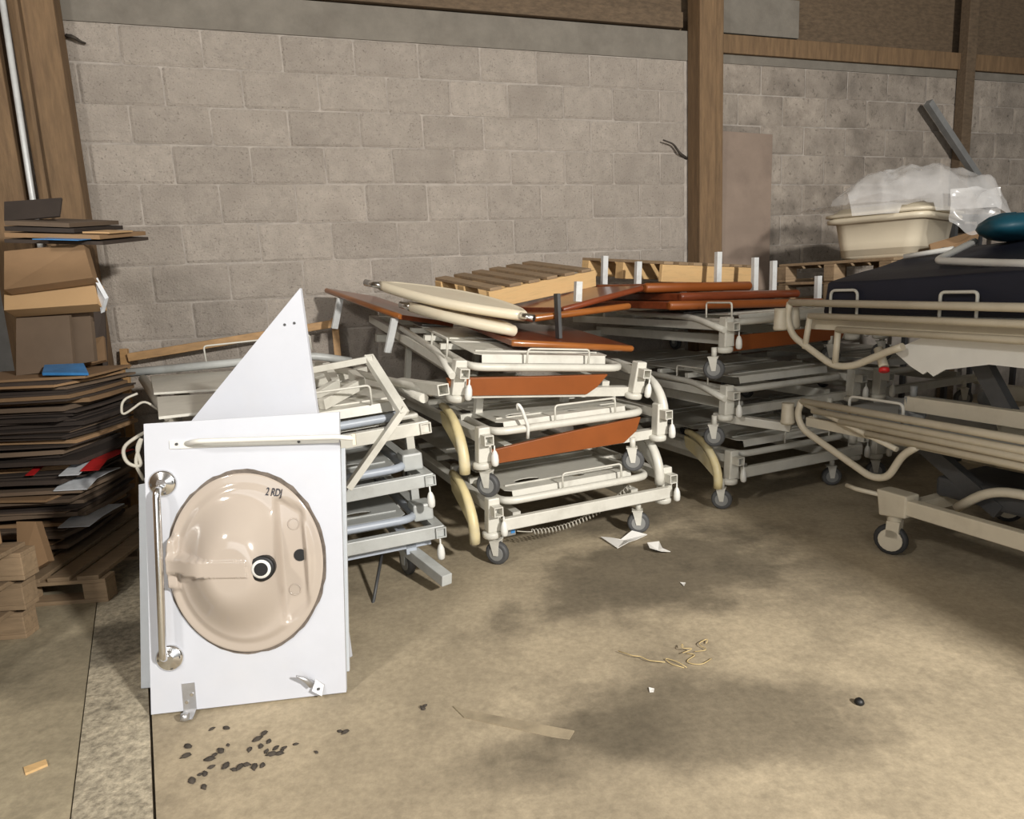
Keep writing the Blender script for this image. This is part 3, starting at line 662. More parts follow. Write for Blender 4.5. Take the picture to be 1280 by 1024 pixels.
# chrome grab bar
ax_, az = WL(204, 604); bx, bz = WL(213, 822)
gb = None
mb = MB(); mb.tube(bend([(ax_, 0, az-.02), (ax_, -.062, az-.012), (bx, -.062, bz+.012), (bx, 0, bz+.02)], .035, 6), .0125, 14); gb = mb.build('grab_bar', 'chrome', wash)
for (x, z) in ((ax_, az), (bx, bz)):
    mb = MB(); mb.lathe([(.046, .002), (.046, .007), (.038, .014), (.02, .016), (.016, .02)], (x, 0, z), (0, -1, 0), 28); fl = mb.build('flange', 'chrome', gb)
    for an in (.1, 3.2, 4.9):
        mb = MB(); mb.lathe([(.006, .01), (.006, .0145)], (x+.032*math.cos(an), 0, z+.032*math.sin(an)), (0, -1, 0), 10); mb.build('screw_hole', 'dark_metal', gb)
# white towel rail
x0, z0 = WL(213, 556); x1, z1 = WL(424, 549); x2, z2 = WL(446, 548)
mb = MB(); mb.hexa([(x0, -.008, z0-.014), (x1, -.008, z1-.012), (x1, -.003, z1-.012), (x0, -.003, z0-.014), (x0, -.008, z0+.014), (x1, -.008, z1+.012), (x1, -.003, z1+.012), (x0, -.003, z0+.014)]); ra = mb.build('towel_rail_plate', 'white_plastic', wash)
mb = MB(); mb.tube(bend([(x0+.055, -.006, z0), (x0+.10, -.05, z0+.008), (x1, -.06, z1+.012), (x2, -.055, z2+.004)], .02), [.008]*4+[.010]*20 if False else .009, 10); mb.build('towel_rail', 'white_plastic', ra)
mb = MB(); mb.box(x2-.008, x2+.002, -.064, -.04, z2-.018, z2+.02); mb.build('end_clip', 'cream_plastic', ra)
for (px_, py_) in ((222, 555), (374, 552)):
    x, z = WL(px_, py_); mb = MB(); mb.lathe([(.005, 0), (.005, .010)], (x, -.002, z), (0, -1, 0), 10); mb.build('screw', 'dark_metal', ra)
# two angle brackets
x, z = WL(238, 880)
mb = MB(); mb.box(x-.021, x+.021, -.006, -.002, .0, z+.075); mb.hexa([(x-.02, -.05, -.012), (x+.02, -.05, -.012), (x+.02, -.046, -.012), (x-.02, -.046, -.012), (x-.021, -.006, .004), (x+.021, -.006, .004), (x+.021, -.002, .004), (x-.021, -.002, .004)])
mb.lathe([(.012, -.012), (.015, .0), (.012, .012)], (x, -.058, .003), (1, 0, 0), 12)
bk = mb.build('angle_bracket', 'galvanised', wash)
for (ddx, ddz) in ((.010, .055), (-.008, .03)): mb = MB(); mb.lathe([(.006, 0), (.006, .004)], (x+ddx, -.006, z+ddz-.02), (0, -1, 0), 10); mb.build('screw', 'chrome', bk)
x, z = WL(398, 856)
mb = MB(); mb.prism([(x-.008, -.004, z+.022), (x+.020, -.006, z-.002), (x+.014, -.03, z-.030), (x-.018, -.03, z-.008)], (.002, .003, .002))
mb.tube([(x-.018, -.02, z+.012), (x-.035, -.03, z+.035), (x-.062, -.05, z+.06)], [.014, .010, .003], 10)
bk = mb.build('swivel_bracket', 'galvanised', wash)
mb = MB(); mb.lathe([(.005, 0), (.005, .004)], (x+.004, -.022, z-.006), (0, -1, .3), 10); mb.build('screw', 'dark_metal', bk)
# boards behind it
def back_board(name, pts, th_, label, m_, cat='board'):
    mb = MB(); mb.slab(pts, th_); o = mb.build(name, m_, base=True, bevel=.002); tag(o, label, cat); return o
q = [P(183, 888, 2.17)*1, P(436, 812, 2.36), P(431, 560, 2.42), P(173, 606, 2.36)]
q = [Vector((-1.36, 2.22, .002)), Vector((-.66, 2.335, .002)), Vector((-.70, 2.52, .93)), Vector((-1.44, 2.40, .86))]
def fit(x, y, wy): return P(x, y, wy)
q = [fit(176, 860, 2.30), fit(436, 812, 2.36), fit(431, 560, 2.47), fit(173, 606, 2.41)]
for i in (0, 1): q[i] = q[i] + (q[i]-q[3-i])*((.003-q[i].z)/(q[i].z-q[3-i].z))
back_board('spare_panel', q, .018, 'plain white panel standing directly behind the basin worktop', 'laminate_dull')
tri = [P(240, 525, 2.545), P(397, 520, 2.555), P(375, 360, 2.61)]
l2 = tri[0]+(tri[0]-tri[2])*.45; r2 = tri[1]+(tri[1]-tri[2])*.45
r3 = r2 + (r2-tri[2])*((.004-r2.z)/(r2.z-tri[2].z)); 
tn = (tri[1]-tri[0]).cross(tri[2]-tri[0]).normalized(); l3 = Vector((l2.x+.05, 0, .004)); l3.y = tri[0].y-((l3.x-tri[0].x)*tn.x+(l3.z-tri[0].z)*tn.z)/tn.y
mb = MB(); mb.prism([tri[2], l2, l3, r3][::1], (.004, .014, -.002)); o = mb.build('triangular_board', 'laminate', base=True, bevel=.001); tag(o, 'white pointed board offcut rising behind the basin worktop', 'board')
for (x, y) in ((356, 406), (368, 404)):
    nn = (tri[1]-tri[0]).cross(tri[2]-tri[0]).normalized(); d = ray(x, y); q = CAM+d*((tri[0]-CAM).dot(nn)/d.dot(nn))
    mb = MB(); mb.lathe([(.005, -.002), (.005, .003)], q-o.location, nn if nn.y < 0 else -nn, 10); mb.build('screw_hole', 'dark_metal', o)

# ------------------------------------------------------------------ pallets
def pallet(label, o, ex, ey, lx, ly, m_deck, m_side, h=.135, nslat=7, group=None, style='stringer', deckth=.02, fill=.74):
    ex = Vector(ex).normalized(); ey = Vector(ey); ey = (ey-ex*ey.dot(ex)).normalized(); ez = ex.cross(ey)
    M = Matrix((ex, ey, ez)).transposed().to_4x4(); M.translation = Vector(o)
    t = thing('pallet', label, 'pallet', group=group); t.matrix_world = M
    # slats run along y, stringers along x
    sw = lx/nslat
    for i in range(nslat):
        x = i*sw + sw*.08
        mb = MB(); mb.box(x, x+sw*fill, -.005, ly+.005, h-deckth, h); mb.build('slat', m_deck, t, bevel=.003)
    for k, y in enumerate((0, ly/2-.04, ly-.08)):
        if style == 'stringer':
            mb = MB(); mb.box(0.005, lx-.005, y, y+.08 if k else y+.03, .0, h-deckth); mb.build('stringer', m_side, t, bevel=.004)
        else:
            mb = MB(); mb.box(0, lx, y, y+.09, h-deckth*2, h-deckth-.001); mb.build('stringer_board', m_deck, t, bevel=.002)
            for x in (0, lx/2-.05, lx-.11):
                mb = MB(); mb.box(x, x+.11, y, y+.09, .02, h-2*deckth); mb.build('block', m_side, t, bevel=.003)
            mb = MB(); mb.box(0, lx, y, y+.09, 0, .02); mb.build('bottom_board', m_deck, t, bevel=.002)
    return t
# pallet lying on the boards over the cream bed ends
a = PS(612, 387, .84); b = PS(746, 358, 1.02); c = PS(540, 372, 1.46)
pallet('slatted pallet tilted on top of the bed boards, right beside the cream bed ends', a, b-a, c-a, (b-a).length, (c-a).length, 'pallet_old', 'pallet_new', h=.13, nslat=6, fill=.58)
a = PS(826, 352.5, .75); b = PS(945, 354.5, .95); c = PS(724, 344.5, 1.55)
pallet('slatted pallet with bright end board standing on the red-brown bed boards', a, b-a, c-a, (b-a).length, (c-a).length, 'pallet_old', 'pallet_new', h=.135, nslat=7, style='stringer', fill=.6)
GP = 'pallets under the cream tub'
for k in range(2):
    o = S(2.80, -.02, 1.195+.137*k)
    pallet('weathered block pallet, %s of the two under the cream tub' % ('lower' if k == 0 else 'upper'), o, U, V, 1.15, .95, 'pallet_old', 'pallet_old', h=.135, style='block', group=GP)
# ------------------------------------------------------------------ bed end boards
def bed_board(label, o, ex, ey, lx, ly, th_=.028, legs=(), m_='lacquer_brown', edge='lacquer_orange', legm='steel_leg', rounded=True, group=None):
    ex = Vector(ex).normalized(); ey = Vector(ey); ey = (ey-ex*ey.dot(ex)).normalized(); ez = ex.cross(ey)
    M = Matrix((ex, ey, ez)).transposed().to_4x4(); M.translation = Vector(o)
    t = thing('bed_end_board', label, 'bed board', group=group); t.matrix_world = M
    mb = MB(); mb.box(0, lx, .02, ly, 0, th_); mb.build('board', m_, t, bevel=.004)
    r = th_*.62
    mb = MB(); mb.tube([(0.0, .02, th_/2), (.012, .02, th_/2), (lx-.012, .02, th_/2), (lx, .02, th_/2)], [r*.7, r, r, r*.7], 12); mb.build('rounded_edge', edge, t)
    for (x, y, z0, z1) in legs:
        mb = MB(); mb.bar((x, y, z0), (x+.01, y, z1), .045, .02); mb.build('leg', legm, t, bevel=.002)
    return t
# orange fronted boards on the tilted bed
a = PS(640, 433, .18); b = PS(793, 440, .18)
bed_board('orange-edged bed board, lowest under the slatted pallet', a, b-a, V+Vector((0, 0, .105)), (b-a).length, .85, .03)
a = PS(668, 402, .36); b = PS(790, 386, .38)
bed_board('orange-edged bed board with grey upright leg beside the cream bed ends', a, b-a, V+Vector((0, 0, .0)), (b-a).length, .8, .032, legs=((.13, -.03, -.109, .14),), legm='dark_metal')
a = PS(705, 391, .40); b = PS(806, 363, .46)
bed_board('dark red-brown bed board right under the slatted pallet', a, b-a, V+Vector((0, 0, .02)), (b-a).length, .75, .03, m_='lacquer_brown', edge='lacquer_brown')
# long brown board with two hanging legs at the left
a = PS(497, 399, 1.0); b = PS(404, 365, 1.98); e = PS(545, 408, .98)
bed_board('long red-brown bed board with grey legs hanging over the grey bed frames', b, a-b, e-a, (a-b).length, .42, .03, legs=((.22, .02, -.22, -.005), ((a-b).length-.06, .01, -.22, -.005)))
# boards on the neighbouring stack, legs up
ra = [((838, 387, .30), (1030, 382, .44), 'lowest', .85), ((852, 376, .40), (1000, 371, .52), 'second', .8), ((808, 365, .52), (940, 362, .62), 'third', .85)]
legpx = [((943, 322, 359), (965, 325, 356)), ((897, 315, 353), (931, 341, 352)), ((755, 320, 342), (797, 327, 348))]
GB = 'red-brown bed boards on the neighbouring stack'
for k, (a_, b_, nm, dep) in enumerate(ra):
    a = PS(*a_); b = PS(*b_)
    t = bed_board('glossy red-brown bed board, %s of three under the bright-ended pallet' % nm, a, b-a, V+Vector((0, 0, .012)), (b-a).length, dep, .045 if k < 2 else .05, m_='lacquer_brown', edge='panel_brown' if k != 1 else 'lacquer_brown')
def up_leg(x, y0, y1, sy, label):
    a = PS(x, y1, sy); b = PS(x+1, y0, sy); mb = MB(); mb.bar(b, a, .04, .03, up=V, hollow=.03); o = mb.build('metal_leg', 'steel_leg', base=True); tag(o, label, 'leg')
for (x, y0, y1, sy, lb) in ((897, 315, 353, .66, 'pale square metal leg standing in front of the bright pallet end board'), (943, 322, 363, .66, 'pale metal leg standing at the end of the bright-ended pallet'),
                            (966, 326, 364, .70, 'narrow pale metal leg beside the gap between pallets'), (1022, 345, 374, .48, 'short metal leg beside the navy mattress'),
                            (755, 320, 355.5, 1.15, 'pale metal leg inside the open side of the bright-ended pallet'), (797, 327, 355, .90, 'pale metal leg near the corner of the bright-ended pallet'),
                            (722, 352, 377, .45, 'small pale metal leg behind the tilted pallet')):
    up_leg(x, y0, y1, sy, lb)
# cream bed ends with chrome tube ends
def cream_end(label, A_, B_, width, th_, chrome_l, nrm_hint):
    A_ = Vector(A_); B_ = Vector(B_); ex = (B_-A_).normalized(); L_ = (B_-A_).length
    ey = Vector(nrm_hint); ey = (ey-ex*ey.dot(ex)).normalized(); ez = ex.cross(ey)
    M = Matrix((ex, ey, ez)).transposed().to_4x4(); M.translation = A_
    t = thing('cream_bed_end', label, 'bed end'); t.matrix_world = M
    n = 18; lower = [(L_*i/n, -.10*math.sin(math.pi*i/n), 0) for i in range(n+1)]; upper = [(L_*i/n, width*math.sin(math.pi*i/n)**.7, 0) for i in range(n, -1, -1)]
    mb = MB(); mb.prism(lower+upper[1:-1], (0, 0, th_*.72)); mb.build('centre_panel', 'fibreboard' if False else 'cream_plastic', t)
    mb = MB(); mb.tube([(p[0], p[1], th_*.3) for p in lower+upper[1:-1]], th_*.5, 10, closed=True); mb.build('padded_rim', 'cream_plastic', t)
    for (x0, x1, y) in chrome_l:
        mb = MB(); mb.tube([(x0, y, th_*.3), (x1, y, th_*.3)], .021, 14); mb.build('chrome_tube', 'chrome', t)
    return t
A_ = PS(512, 387, .95); B_ = PS(640, 418, .30)
cream_end('cream padded bed end with chrome tube, lower of the pair on the tilted bed', A_, B_, .20, .06, ((-.06, .05, -.02),), V+Vector((0, 0, .10)))
A_ = PS(476, 361, 1.12); B_ = PS(654, 399, .38)
cream_end('cream padded bed end with chrome tube, upper of the pair on the tilted bed', A_, B_, .22, .06, ((-.12, .04, .0), (1.0 if False else (B_-A_).length-.02, (B_-A_).length+.07, -.01)), V+U*.4+Vector((0, 0, .17)))
# ------------------------------------------------------------------ hidden neighbours that carry the tub
G5 = 'hospital beds under the weathered pallets'
for k in range(3):
    make_bed(('white metal hospital bed, %s under the weathered pallets and cream tub' % ('lowest', 'middle', 'topmost')[k]), S(2.78, .02, .40*k), G5, ph=.40 if k < 2 else .385, hoops=(), horns=False, L=1.42)
# ------------------------------------------------------------------ wide beige beds at the right
def S4(x, s_, z): return S(1.76+x, -.82-s_, z)
def beige_bed(label, zo, upper):
    t = thing('beige_hospital_bed', label, 'bed', S4(0, 0, zo), UANG, 'beige hospital beds with side rails')
    T = lambda x, s_, z: Vector((x, -s_, z))
    m_ = 'bed_beige'
    if not upper:
        for x in (.0, .92):
            mb = MB(); mb.bar(T(x, 1.95, .272), T(x, .10, .272), .05, .075); mb.build('base_rail', m_, t, bevel=.005)
            mb = MB(); mb.hexa([T(x-.035, .02, .20), T(x-.035, .16, .22), T(x+.06, .16, .22), T(x+.06, .02, .20), T(x-.035, .0, .33), T(x-.035, .16, .33), T(x+.06, .16, .33), T(x+.06, .0, .33)]); mb.build('corner_housing', m_, t, bevel=.008)
            mb = MB(); mb.tube([T(x-.02, .02, .30), T(x-.05, -.10, .305), T(x-.05, -.16, .31)], .012, 8); mb.build('brake_pedal', m_, t)
            for s_ in (.06, 1.75): caster(t, x+.01, -s_, 0, r=.078, yaw=.35, m_=m_, style='b')
        for s_ in (.14, 1.8): mb = MB(); mb.bar(T(0, s_, .26), T(.92, s_, .26), .05, .06); mb.build('cross_rail', m_, t)
        mb = MB(); mb.box(.18, .55, -1.6, -.15, .30, .40); mb.build('motor_cover', 'dark_metal', t, bevel=.02)
        mb = MB(); mb.tube(bend([T(.12, .3, .29), T(.12, .45, .42), T(.3, 1.2, .40), T(.3, 1.6, .33)], .12), .022, 9); mb.build('lift_arm', m_, t)
    z0 = .645 if not upper else .645
    # deck
    dk = z0-.01
    mb = MB(); mb.box(.05, .92, -1.95, .48, dk-.03, dk); mb.build('deck', 'cardboard_dull' if False else 'bed_grey', t, bevel=.004)
    for x in (.04, .93):
        mb = MB(); mb.bar(T(x, 1.95, dk-.055), T(x, -.5, dk-.055), .035, .05); mb.build('deck_rail', m_, t)
    mb = MB(); mb.bar(T(.04, -.48, dk-.05), T(.93, -.48, dk-.05), .035, .05); mb.build('end_rail', m_, t)
    # columns carrying the deck
    lo_ = .30 if not upper else .20
    for x in (.2, .75):
        mb = MB(); mb.bar(T(x, .45, lo_), T(x, -.05 if not upper else .2, dk-.03), .05, .07); mb.build('lift_column', 'dark_metal', t)
        mb = MB(); mb.bar(T(x, 1.3, lo_), T(x, 1.7, dk-.03), .05, .07); mb.build('lift_column', 'dark_metal', t)
    if upper:
        for x in (.16, .78): mb = MB(); mb.bar(T(x, .0, lo_), T(x, 1.8, lo_), .05, .07); mb.build('base_rail', m_, t)
        for x in (.17, .78):
            for s_ in (.02, 1.7): caster(t, x, -s_, .096, r=.062, yaw=.5, m_='wheel_grey', wm='wheel_grey')
        mb = MB(); mb.tube([T(.06, -.10, .47), T(.03, -.04, .385)], .022, 10); lv = mb.build('brake_lever', m_, t)
        mb = MB(); mb.lathe([(.02, 0), (.024, .004), (.024, .018), (.018, .022)], T(.03, -.04, .382), (-.3, -.3, -.9), 14); mb.build('red_cap', 'red_plastic', lv)
        # torn plastic shroud
        prof = [(.00, .47), (.10, .40), (.16, .37), (.18, .385), (.21, .365), (.26, .40), (.45, .44), (1.2, .42), (1.9, .42), (1.9, .53), (.5, .53), (.15, .54)]
        mb = MB(); mb.prism([T(.03, a, b) for a, b in prof], (.012, 0, 0)); mb.prism([T(.03, .15, .54), T(.03, 1.9, .54), T(.3, 1.9, .50), T(.3, .15, .50)], (0, 0, .01)); mb.build('torn_shroud', 'white_plastic', t)
    # folded side rail: staggered bars joined by a bent end tube
    xs = -.035
    zt = .70
    sr = MB()
    if upper:
        bars = [(-.58, .70, .665), (-.44, .63, .605), (-.26, .565, .54)]
        lp = [(-.58, .70), (-.60, .62), (-.56, .52), (-.28, .375), (-.16, .385), (.02, .47), (.10, .50)]
    else:
        bars = [(-.48, .705, .69), (-.40, .665, .645), (-.22, .635, .615), (-.06, .60, .58)]
        lp = [(-.48, .705), (-.51, .63), (-.47, .55), (-.03, .38), (.06, .40), (.13, .53), (.20, .585)]
    for i, (s0, za, zb) in enumerate(bars):
        mb = MB(); mb.tube([T(xs-.004*i, s0, za), T(xs-.004*i, 1.9, zb)], .0185 if i == 0 else .0165, 10); mb.build('side_bar', m_, t)
        if i and upper:
            zz = .455 if i == 1 else .39
            mb = MB(); mb.tube([T(xs, s0, za), T(xs, s0-.05+.02*i, zz)], .016, 10); mb.build('rail_strut', m_, t)
    mb = MB(); mb.tube(bend([T(xs, a, b) for a, b in lp], .07, 5), .018, 10); mb.build('rail_loop', m_, t)
    if not upper:
        mb = MB(); mb.tube([T(xs, -.45, .69), T(xs, .10, .55)], .014, 8); mb.build('rail_strut', m_, t)
    # corner buffer and retainers
    mb = MB(); z1 = .60
    mb.lathe([(.035, 0), (.042, .015), (.038, .02), (.034, .10), (.034, .12)], T(-.03, -.58, z1-.04) if not upper else T(-.06, -.62, z1-.05), (0, 0, 1), 14)
    if upper: mb.lathe([(.035, 0), (.042, .015), (.034, .10), (.034, .12)], T(.03, -.62, z1-.05), (0, 0, 1), 14)
    mb.build('corner_buffer', m_, t)
    mb = MB(); mb.tube(bend([T(.02, -.22 if not upper else -.36, dk-.02), T(.02, -.22 if not upper else -.36, dk+.125), T(.02, .08 if not upper else -.20, dk+.125), T(.02, .08 if not upper else -.20, dk-.02)], .03), .0075, 8); mb.build('mattress_retainer', 'bed_white', t)
    if upper:
        mb = MB(); mb.tube(bend([T(.0, .24, dk), T(.0, .24, dk+.11), T(.0, .40, dk+.11), T(.0, .40, dk)], .02), .0075, 8); mb.build('mattress_retainer', 'bed_white', t)
    else:
        mb = MB(); mb.box(.235, .715, -1.2, -.36, dk, dk+.12); mb.build('folded_backrest', m_, t, bevel=.04)
    return t
beige_bed('beige hospital bed with folded side rails standing on the floor on white casters', 0, False)
beige_bed('beige hospital bed with red brake cap carrying the navy mattress', .54, True)
# navy mattress
bm = bmesh.new()
nx, ny = 14, 26; x0, x1, s0, s1 = .03, .95, -.42, 1.9
vs = {}
def msurf(i, j, top):
    x = x0+(x1-x0)*i/nx; s_ = s0+(s1-s0)*j/ny
    z = .160 + .165*x/.92 + .012*noise.noise(Vector((x*4, s_*3, 1))) if top else 0
    if top: z += .03*sstep(-.4, .9, s_)
    ins = .012 if top else 0
    x = x+(ins if i == 0 else -ins if i == nx else 0); s_ = s_+(ins if j == 0 else -ins if j == ny else 0)
    return (x, -s_, z)
for top in (0, 1):
    for i in range(nx+1):
        for j in range(ny+1): vs[(i, j, top)] = bm.verts.new(msurf(i, j, top))
for i in range(nx):
    for j in range(ny):
        for top in (0, 1): bm.faces.new([vs[(i, j, top)], vs[(i+1, j, top)], vs[(i+1, j+1, top)], vs[(i, j+1, top)]])
for i in range(nx):
    for j in (0, ny): bm.faces.new([vs[(i, j, 0)], vs[(i+1, j, 0)], vs[(i+1, j, 1)], vs[(i, j, 1)]])
for j in range(ny):
    for i in (0, nx): bm.faces.new([vs[(i, j, 0)], vs[(i, j+1, 0)], vs[(i, j+1, 1)], vs[(i, j, 1)]])
bmesh.ops.recalc_face_normals(bm, faces=bm.faces)
me = bpy.data.meshes.new('mattress'); bm.to_mesh(me); bm.free(); me.materials.append(MATS['navy'])
o = bpy.data.objects.new('mattress', me); col.objects.link(o); o.location = S4(0, 0, 1.176); o.rotation_euler = (0, 0, UANG)
b = o.modifiers.new('bevel', 'BEVEL'); b.width = .015; b.segments = 3; b.limit_method = 'ANGLE'; b.angle_limit = .9
tag(o, 'thick navy blue mattress lying on the upper beige bed', 'mattress')
# white rail lying on the mattress, teal cushion
zt = 1.37
q = [PS(1218, 302, -.75), PS(1170, 326, -.82), PS(1248, 329, -1.19), PS(1330, 331, -1.51)]
mb = MB(); mb.tube(bend(q, .05), .018, 10); o = mb.build('bent_rail', 'white_plastic', base=True); tag(o, 'bent white tube rail lying on the navy mattress', 'rail')
q = [PS(1130, 321, -.46), PS(1192, 311, -.68)]
mb = MB(); mb.tube(q, .014, 10); o = mb.build('straight_rail', 'white_plastic', base=True); tag(o, 'straight white tube lying on the navy mattress beside the tub', 'rail')
# ------------------------------------------------------------------ cream tub and its plastic film
TYAW = -.80; TO = PS(1149, 323, .12) - Vector((math.cos(TYAW), math.sin(TYAW), 0))*.58; TO.z = 1.467
tb = thing('cream_tub', 'large cream plastic tub standing on the weathered pallets', 'tub', TO, TYAW)
lw, ld, hh = .58, .88, .29
def rrect(x0, x1, y0, y1, r, z, n=5):
    out = []
    for (cx_, cy_, a0) in ((x1-r, y1-r, 0), (x0+r, y1-r, 90), (x0+r, y0+r, 180), (x1-r, y0+r, 270)):
        for k in range(n+1): a = math.radians(a0+90*k/n); out.append((cx_+r*math.cos(a), cy_+r*math.sin(a), z))
    return out
prof = [(.07, .0), (.035, .02), (.02, .12), (.0, hh-.03), (-.045, hh-.025), (-.05, hh), (-.03, hh+.012), (.012, hh+.005), (.03, .03)]
mb = MB(); rings = [rrect(i_, lw-i_, i_, ld-i_, .09, z) for i_, z in prof]; n = len(rings[0]); vs = [p for r in rings for p in r]
fs = [(i*n+k, i*n+(k+1) % n, (i+1)*n+(k+1) % n, (i+1)*n+k) for i in range(len(rings)-1) for k in range(n)] + [tuple(range(n))[::-1], tuple(range((len(rings)-1)*n, len(rings)*n))]
mb.add(vs, fs, True); mb.build('tub_body', 'tub_cream', tb)
mb = MB(); rings = [rrect(i_, lw-i_, i_, ld-i_, .09, z) for i_, z in [(-.03, hh+.013), (-.055, hh+.018), (-.055, hh+.035), (-.02, hh+.045), (.02, hh+.075), (.06, hh+.08)]]; vs = [p for r in rings for p in r]
fs = [(i*n+k, i*n+(k+1) % n, (i+1)*n+(k+1) % n, (i+1)*n+k) for i in range(len(rings)-1) for k in range(n)] + [tuple(range(n))[::-1], tuple(range((len(rings)-1)*n, len(rings)*n))]
mb.add(vs, fs, True); mb.build('second_rim', 'tub_cream', tb)
def film(name, label, o_, fx, nu, nv, lay=0):
    mb = MB(); vs = []; fs = []
    for i in range(nu+1):
        for j in range(nv+1):
            p = Vector(fx(i/nu, j/nv)); g = Matrix.Rotation(-TYAW, 3, 'Z') @ (Matrix.Rotation(FYAW, 3, 'Z') @ p + o_ - TO)   # over the tub: lies on its rim
            ins = min(g.x, lw-g.x, g.y, ld-g.y)
            if ins > -.07: p.z = max(p.z, TO.z+hh+.046+.038*max(0, min(1, (ins+.035)/.05))+lay-o_.z)
            vs.append(p)
    for i in range(nu):
        for j in range(nv): fs.append((i*(nv+1)+j, (i+1)*(nv+1)+j, (i+1)*(nv+1)+j+1, i*(nv+1)+j+1))
    mb.add(vs, fs, True); ob = mb.build(name, 'film'); ob.location = o_; ob.rotation_euler = (0, 0, FYAW); tag(ob, label, 'plastic film')
FYAW = -.20; FO = PS(1085, 276, .35); FO.z = 1.467+hh+.075
def film1(u, v):
    x = -.12+1.02*u; y = -.07+.60*v; n1 = noise.fractal(Vector((x*4.5, y*4.5, 3)), 1.0, 2.0, 5)
    env = math.sin(math.pi*min(1, max(0, .10+.86*u)))**.55
    z = -.06*max(0, 1-5*v)-.01+.27*env*math.sin(math.pi*min(1, .93*v))**.65+.06*n1*min(1, v*6)
    ed = max(0, u-.86); z -= ed*.5; x -= ed*.3
    return (x, y+.05*noise.noise(Vector((x*6, y*6, 9))), z)
def film3(u, v):
    x = -.36+.95*u; y = -.08+.5*v; return (x, y+.03*math.sin(u*9), min(.012, .0+.02*math.sin(u*3.1)+.03*noise.fractal(Vector((x*5, y*5, 7)), 1.0, 2.0, 4)))
film('plastic_film', 'crumpled clear plastic film heaped over the cream tub', FO, film1, 56, 30, .012)
def film2(u, v):
    x = .46+.34*u; y = -.105+.08*u-.03*math.sin(u*6)-.02*v; z = .06-.30*v*(.6+.4*math.sin(u*2.6+.3)) + .03*noise.noise(Vector((x*9, v*4, 2)))
    return (x, y+.03*noise.noise(Vector((x*8, v*5, 5))), z)
film('hanging_film', 'torn clear plastic film hanging down the side of the cream tub', FO, film2, 18, 14)
film('flat_film', 'flat folded clear plastic film lying under the crumpled heap on the tub', FO, film3, 30, 14, .002)
# cardboard and dark blanket behind the mattress, teal bag
mb = MB(); mb.slab([PS(1166, 321, .0), PS(1222, 300, .02), PS(1226, 286, .12), PS(1162, 305, .08)], .012); o = mb.build('cardboard_flap', 'cardboard', base=True); tag(o, 'crumpled brown cardboard flap between the tub and the mattress', 'cardboard')
mb = MB(); n = 16; rings = []
for k in range(9):
    ph_ = math.pi*k/8
    rings.append([(.34*math.sin(ph_)*math.cos(2*math.pi*i/n)*(1+.25*noise.noise(Vector((k*.6, i*.7, 0)))), .2*math.sin(ph_)*math.sin(2*math.pi*i/n), .13-.13*math.cos(ph_)+.02*noise.noise(Vector((i*.9, k*.5, 3)))) for i in range(n)])
vs = [p for r in rings for p in r]; fs = [(i*n+k, i*n+(k+1) % n, (i+1)*n+(k+1) % n, (i+1)*n+k) for i in range(8) for k in range(n)]
mb.add(vs, fs, True); o = mb.build('teal_bag', 'teal'); o.scale = (.85, .8, .55); o.location = S4(.90, .0, 1.505); o.rotation_euler = (0, 0, UANG+.3); tag(o, 'soft teal bag lying on the navy mattress', 'bag')
q0 = PS(1196, 270, 1.0); q0.z = 0; zt_ = PS(1196, 268, 1.0).z
t = thing('dark_table', 'dark table with thin flat top beyond the teal bag', 'table', q0, UANG)
mb = MB(); mb.box(0, 1.1, 0, .5, zt_-.02, zt_); mb.build('top', 'dark_metal', t, bevel=.003)
for (x, y) in ((.04, .04), (1.06, .04), (.04, .46), (1.06, .46)): mb = MB(); mb.box(x-.02, x+.02, y-.02, y+.02, 0, zt_-.018); mb.build('leg', 'dark_metal', t)

# ------------------------------------------------------------------ cardboard pile on pallets at the left
def epal(label, o, rz, lx, ly, m_, n=5, group=None):
    ex = Vector((math.cos(rz), math.sin(rz), 0)); ey = Vector((-ex.y, ex.x, 0))
    return pallet(label, o, ex, ey, lx, ly, m_, m_, h=.14, nslat=n, style='block', group=group)
epal('old block pallet under the flattened cardboard pile', (-2.80, 3.02, 0), .06, .82, 1.15, 'pallet_old', n=6)
def sheet(name, m_, c, sx, sy, th_, rz, rx=0, ry=0, curl=0, label=None, cat='cardboard', group=None):
    mb = MB(); nu, nv = 5, 3; top = []; bot = []
    rr = random.Random(hash((round(c[2]*1000), name)) & 0xffff)
    jx = [rr.uniform(-.02, .02) for _ in range(8)]
    for i in range(nu+1):
        for j in range(nv+1):
            a = i/nu-.5; b_ = j/nv-.5
            x = a*sx + (jx[j] if i == nu else 0); y = b_*sy + (jx[4+j % 4] if j == 0 else 0); z = (curl*(4*a*a)*(1 if a > 0 else .3) if sx > .3 else 0) + curl*.6*(4*b_*b_)*(1 if b_ < 0 else .2)
            top.append((x, y, z+th_/2)); bot.append((x, y, z-th_/2))
    k = len(top); fs = []
    g = lambda i, j: i*(nv+1)+j
    for i in range(nu):
        for j in range(nv): fs.append((g(i, j), g(i+1, j), g(i+1, j+1), g(i, j+1))); fs.append((k+g(i, j+1), k+g(i+1, j+1), k+g(i+1, j), k+g(i, j)))
    rim = [g(i, 0) for i in range(nu+1)]+[g(nu, j) for j in range(1, nv+1)]+[g(i, nv) for i in range(nu-1, -1, -1)]+[g(0, j) for j in range(nv-1, 0, -1)]
    for i in range(len(rim)): fs.append((rim[(i+1) % len(rim)], rim[i], rim[i]+k, rim[(i+1) % len(rim)]+k))
    mb.add(top+bot, fs); o = mb.build(name, m_); o.location = c; o.rotation_euler = (rx, ry, rz)
    tag(o, label, cat, group); return o
z = .145; i = 0; rr = random.Random(11)
GC = 'flattened cartons in the pile'
CX, CY = -2.66, 3.70
HM = {}; ztop = .0
